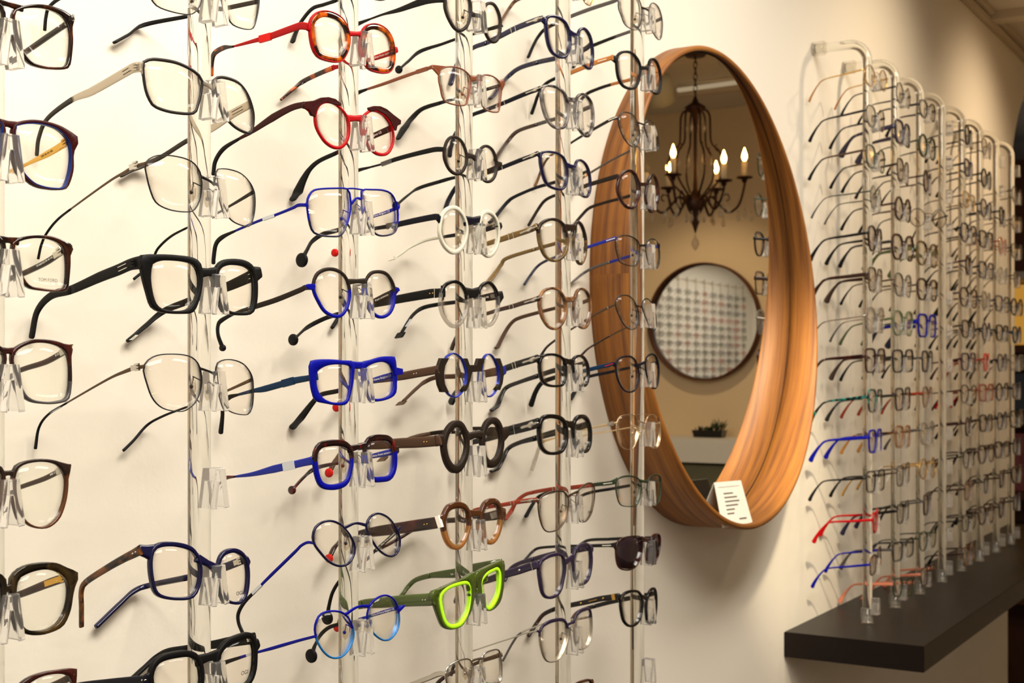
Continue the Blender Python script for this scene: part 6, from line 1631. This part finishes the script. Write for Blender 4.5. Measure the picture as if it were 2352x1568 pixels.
# opposite display: rods with spectacles that the smaller mirror reflects
def opposite_display():
    q = MB(); q.sweep([Vector((0, 0, 1.25)), Vector((0, 0, 1.7)), Vector((0, 0, 2.30))], .016, .016, n=16, side=(1, 0, 0))
    for zz in (1.27, 2.28):
        q.sweep([Vector((0, 0, zz)), Vector((0, -.11, zz))], .012, .012, n=10, side=(1, 0, 0))
    bar = q.build('rod_bar', M['pad'], link=False).data
    fm = []
    for mk, r in (('blk', 5.5), ('tort', 5.5), ('gmet', 4.0), ('redbrn', 4.6), ('navy', 5.0), ('dgrn', 5.0)):
        q = MB(); fr = Front(0, 0, .9)
        ang = np.linspace(0, 2 * PI, 20, endpoint=False)
        for sd in (-1, 1):
            inn = np.stack((sd * .034 + .023 * np.cos(ang), -.008 + .020 * np.sin(ang)), 1)
            out = offset_poly(inn, [r * .001] * 4, sd)
            fr.ring(q, inn, out, .003)
        q.sweep([(-.012, .0015, .002), (0, .0015, .004), (.012, .0015, .002)], .003, .003, side=(0, 1, 0))
        for sd in (-1, 1):
            X = sd * .061
            q.sweep([(X - sd * .003, .003, .002), (X, .004, .002), (X, .085, -.008), (X, .11, -.035)], [.004, .004, .003, .005], .002, side=(1, 0, 0))
        o = q.build('eyeglasses', M[mk], link=False); fm.append(o.data)
    y = YB + .13
    for i in range(11):
        x = -2.55 + i * .21
        r = empty('opposite_rod', (x, y, 1.25)); tag(r, 'pale rod of the opposite display, seen only within the smaller mirror', 'display rod', 'rods of the mirrored display')  # display rod held off the wall by two arms, not hung
        o = bpy.data.objects.new('rod_bar', bar); COL.objects.link(o); o.parent = r; o.location = (0, 0, -1.25)
        for k in range(11):
            me = fm[(i * 7 + k * 5 + (k * i) % 4) % len(fm)]
            o = bpy.data.objects.new('eyeglasses', me); COL.objects.link(o)
            o.location = (x, y + .012, 1.42 + k * .0754); o.rotation_euler = (0, 0, PI + random.uniform(-.1, .1))
            tag(o, 'tiny eyeglasses on the opposite display, seen only within the smaller mirror', 'glasses', 'spectacles of the mirrored display')


opposite_display()


# ------------------------------------------------------------------ lamps
def spot(x, y, z, tx, ty, tz, power, size, blend, col=(1, .80, .56), rad=.035):
    """ceiling spotlight: a small can with a lamp in its mouth"""
    p = Vector((x, y, z)); d = (Vector((tx, ty, tz)) - p).normalized()
    root = empty('ceiling_spotlight', p); tag(root, 'small white ceiling spotlight outside the picture aimed at the display wall', 'lamp', 'ceiling spotlights')
    rot = d.to_track_quat('-Z', 'Y').to_matrix()
    q = MB(); rings = []
    for r, h in ((.028, .10), (.045, .085), (.048, .0), (.044, .0), (.04, .06), (.002, .065)):
        rings.append([p + rot @ Vector((r * math.cos(2 * PI * k / 24), r * math.sin(2 * PI * k / 24), h)) for k in range(24)])
    q.loft(rings)
    q.build('lamp_can', M['white'], root, p)
    q = MB(); q.sweep([p + rot @ Vector((0, 0, .098)), Vector((x, y, CEIL - .001))], .012, .012, n=10, up=Vector((0, 1, 0))); q.build('stem', M['white'], root, p)
    l = bpy.data.lights.new('spot_light', 'SPOT'); l.energy = power; l.spot_size = size; l.spot_blend = blend; l.color = col; l.shadow_soft_size = rad
    o = bpy.data.objects.new('spot_light', l); COL.objects.link(o); o.parent = root
    o.matrix_world = Matrix.Translation(p) @ rot.to_4x4()
    o.matrix_local = Matrix.Translation(rot @ Vector((0, 0, .004))) @ rot.to_4x4()
    return root


def panel(x, y, sx, sy, power, col=(1, .86, .66), label='', spread=PI):
    """recessed ceiling light panel"""
    root = empty('ceiling_light', (x, y, CEIL)); tag(root, label, 'lamp')
    q = MB()
    for c, d in (((x - sx / 2 - .01, y, CEIL - .008), (.02, sy + .04, .016)), ((x + sx / 2 + .01, y, CEIL - .008), (.02, sy + .04, .016)), ((x, y - sy / 2 - .01, CEIL - .008), (sx, .02, .016)), ((x, y + sy / 2 + .01, CEIL - .008), (sx, .02, .016))):
        q.box(c, d)
    q.build('surround', M['white'], root, (x, y, CEIL))
    l = bpy.data.lights.new('panel_light', 'AREA'); l.shape = 'RECTANGLE'; l.size = sx; l.size_y = sy; l.energy = power; l.color = col; l.spread = spread
    o = bpy.data.objects.new('panel_light', l); COL.objects.link(o); o.parent = root; o.location = (0, 0, -.004)


SOFT = (1, .935, .84)
panel(.50, .0, 1.4, .50, 52, SOFT, 'long ceiling light panel above the near display, outside the picture')
panel(1.95, .15, .7, .35, 15, SOFT, 'short ceiling light panel above the round mirror, outside the picture')
panel(-.6, -1.5, .6, .6, 8, SOFT, 'square fill light panel added behind the camera')  # added as general fill, no lamp known here
panel(-1.5, YB + .7, 2.0, .25, 24, SOFT, 'unseen fill light panel added above the opposite display')  # added to brighten the display that the smaller mirror shows
spot(1.40, .15, 2.40, 2.22, .80, 1.45, 165, .38, .9, (1, .84, .58))
spot(2.9, .15, 2.40, 2.9, .86, 1.85, 20, 1.7, 1.0)
spot(3.9, .22, 2.40, 3.9, .86, 1.8, 20, 1.8, 1.0, (1, .76, .50))
spot(4.2, SMP.y + .15, 2.40, XE, SMP.y, 1.45, 20, 1.1, .7, (1, .76, .48))
w = bpy.data.worlds.new('World'); SC.world = w; w.use_nodes = True
w.node_tree.nodes['Background'].inputs[0].default_value = (1, .97, .92, 1); w.node_tree.nodes['Background'].inputs[1].default_value = .28

# ------------------------------------------------------------------ camera and view
cd = bpy.data.cameras.new('camera'); cam = bpy.data.objects.new('camera', cd); COL.objects.link(cam)
cd.sensor_width = 36.0; cd.lens = FPX / 2352 * 36.0
cd.shift_y = (HYP - 784.0) / 2352.0
cd.clip_start = .05; cd.clip_end = 50
cam.location = CAM; cam.rotation_euler = (PI / 2, 0, ANG - PI / 2 + (PI / 2 - ANG) * 0)
# camera looks along FWD = (cos ANG, sin ANG)
cam.rotation_euler = (PI / 2, 0, math.atan2(FWD.y, FWD.x) - PI / 2)
cd.dof.use_dof = True; cd.dof.focus_distance = 1.08; cd.dof.aperture_fstop = 17.0
SC.camera = cam
SC.view_settings.view_transform = 'Standard'; SC.view_settings.look = 'None'
SC.view_settings.exposure = 0.0; SC.view_settings.gamma = 1.0; SC.view_settings.use_curve_mapping = False
cy = SC.cycles
cy.max_bounces = 16; cy.transparent_max_bounces = 48; cy.transmission_bounces = 14; cy.glossy_bounces = 8; cy.diffuse_bounces = 4
cy.caustics_reflective = False; cy.caustics_refractive = True
cy.sample_clamp_indirect = 6.0
cy.use_denoising = True
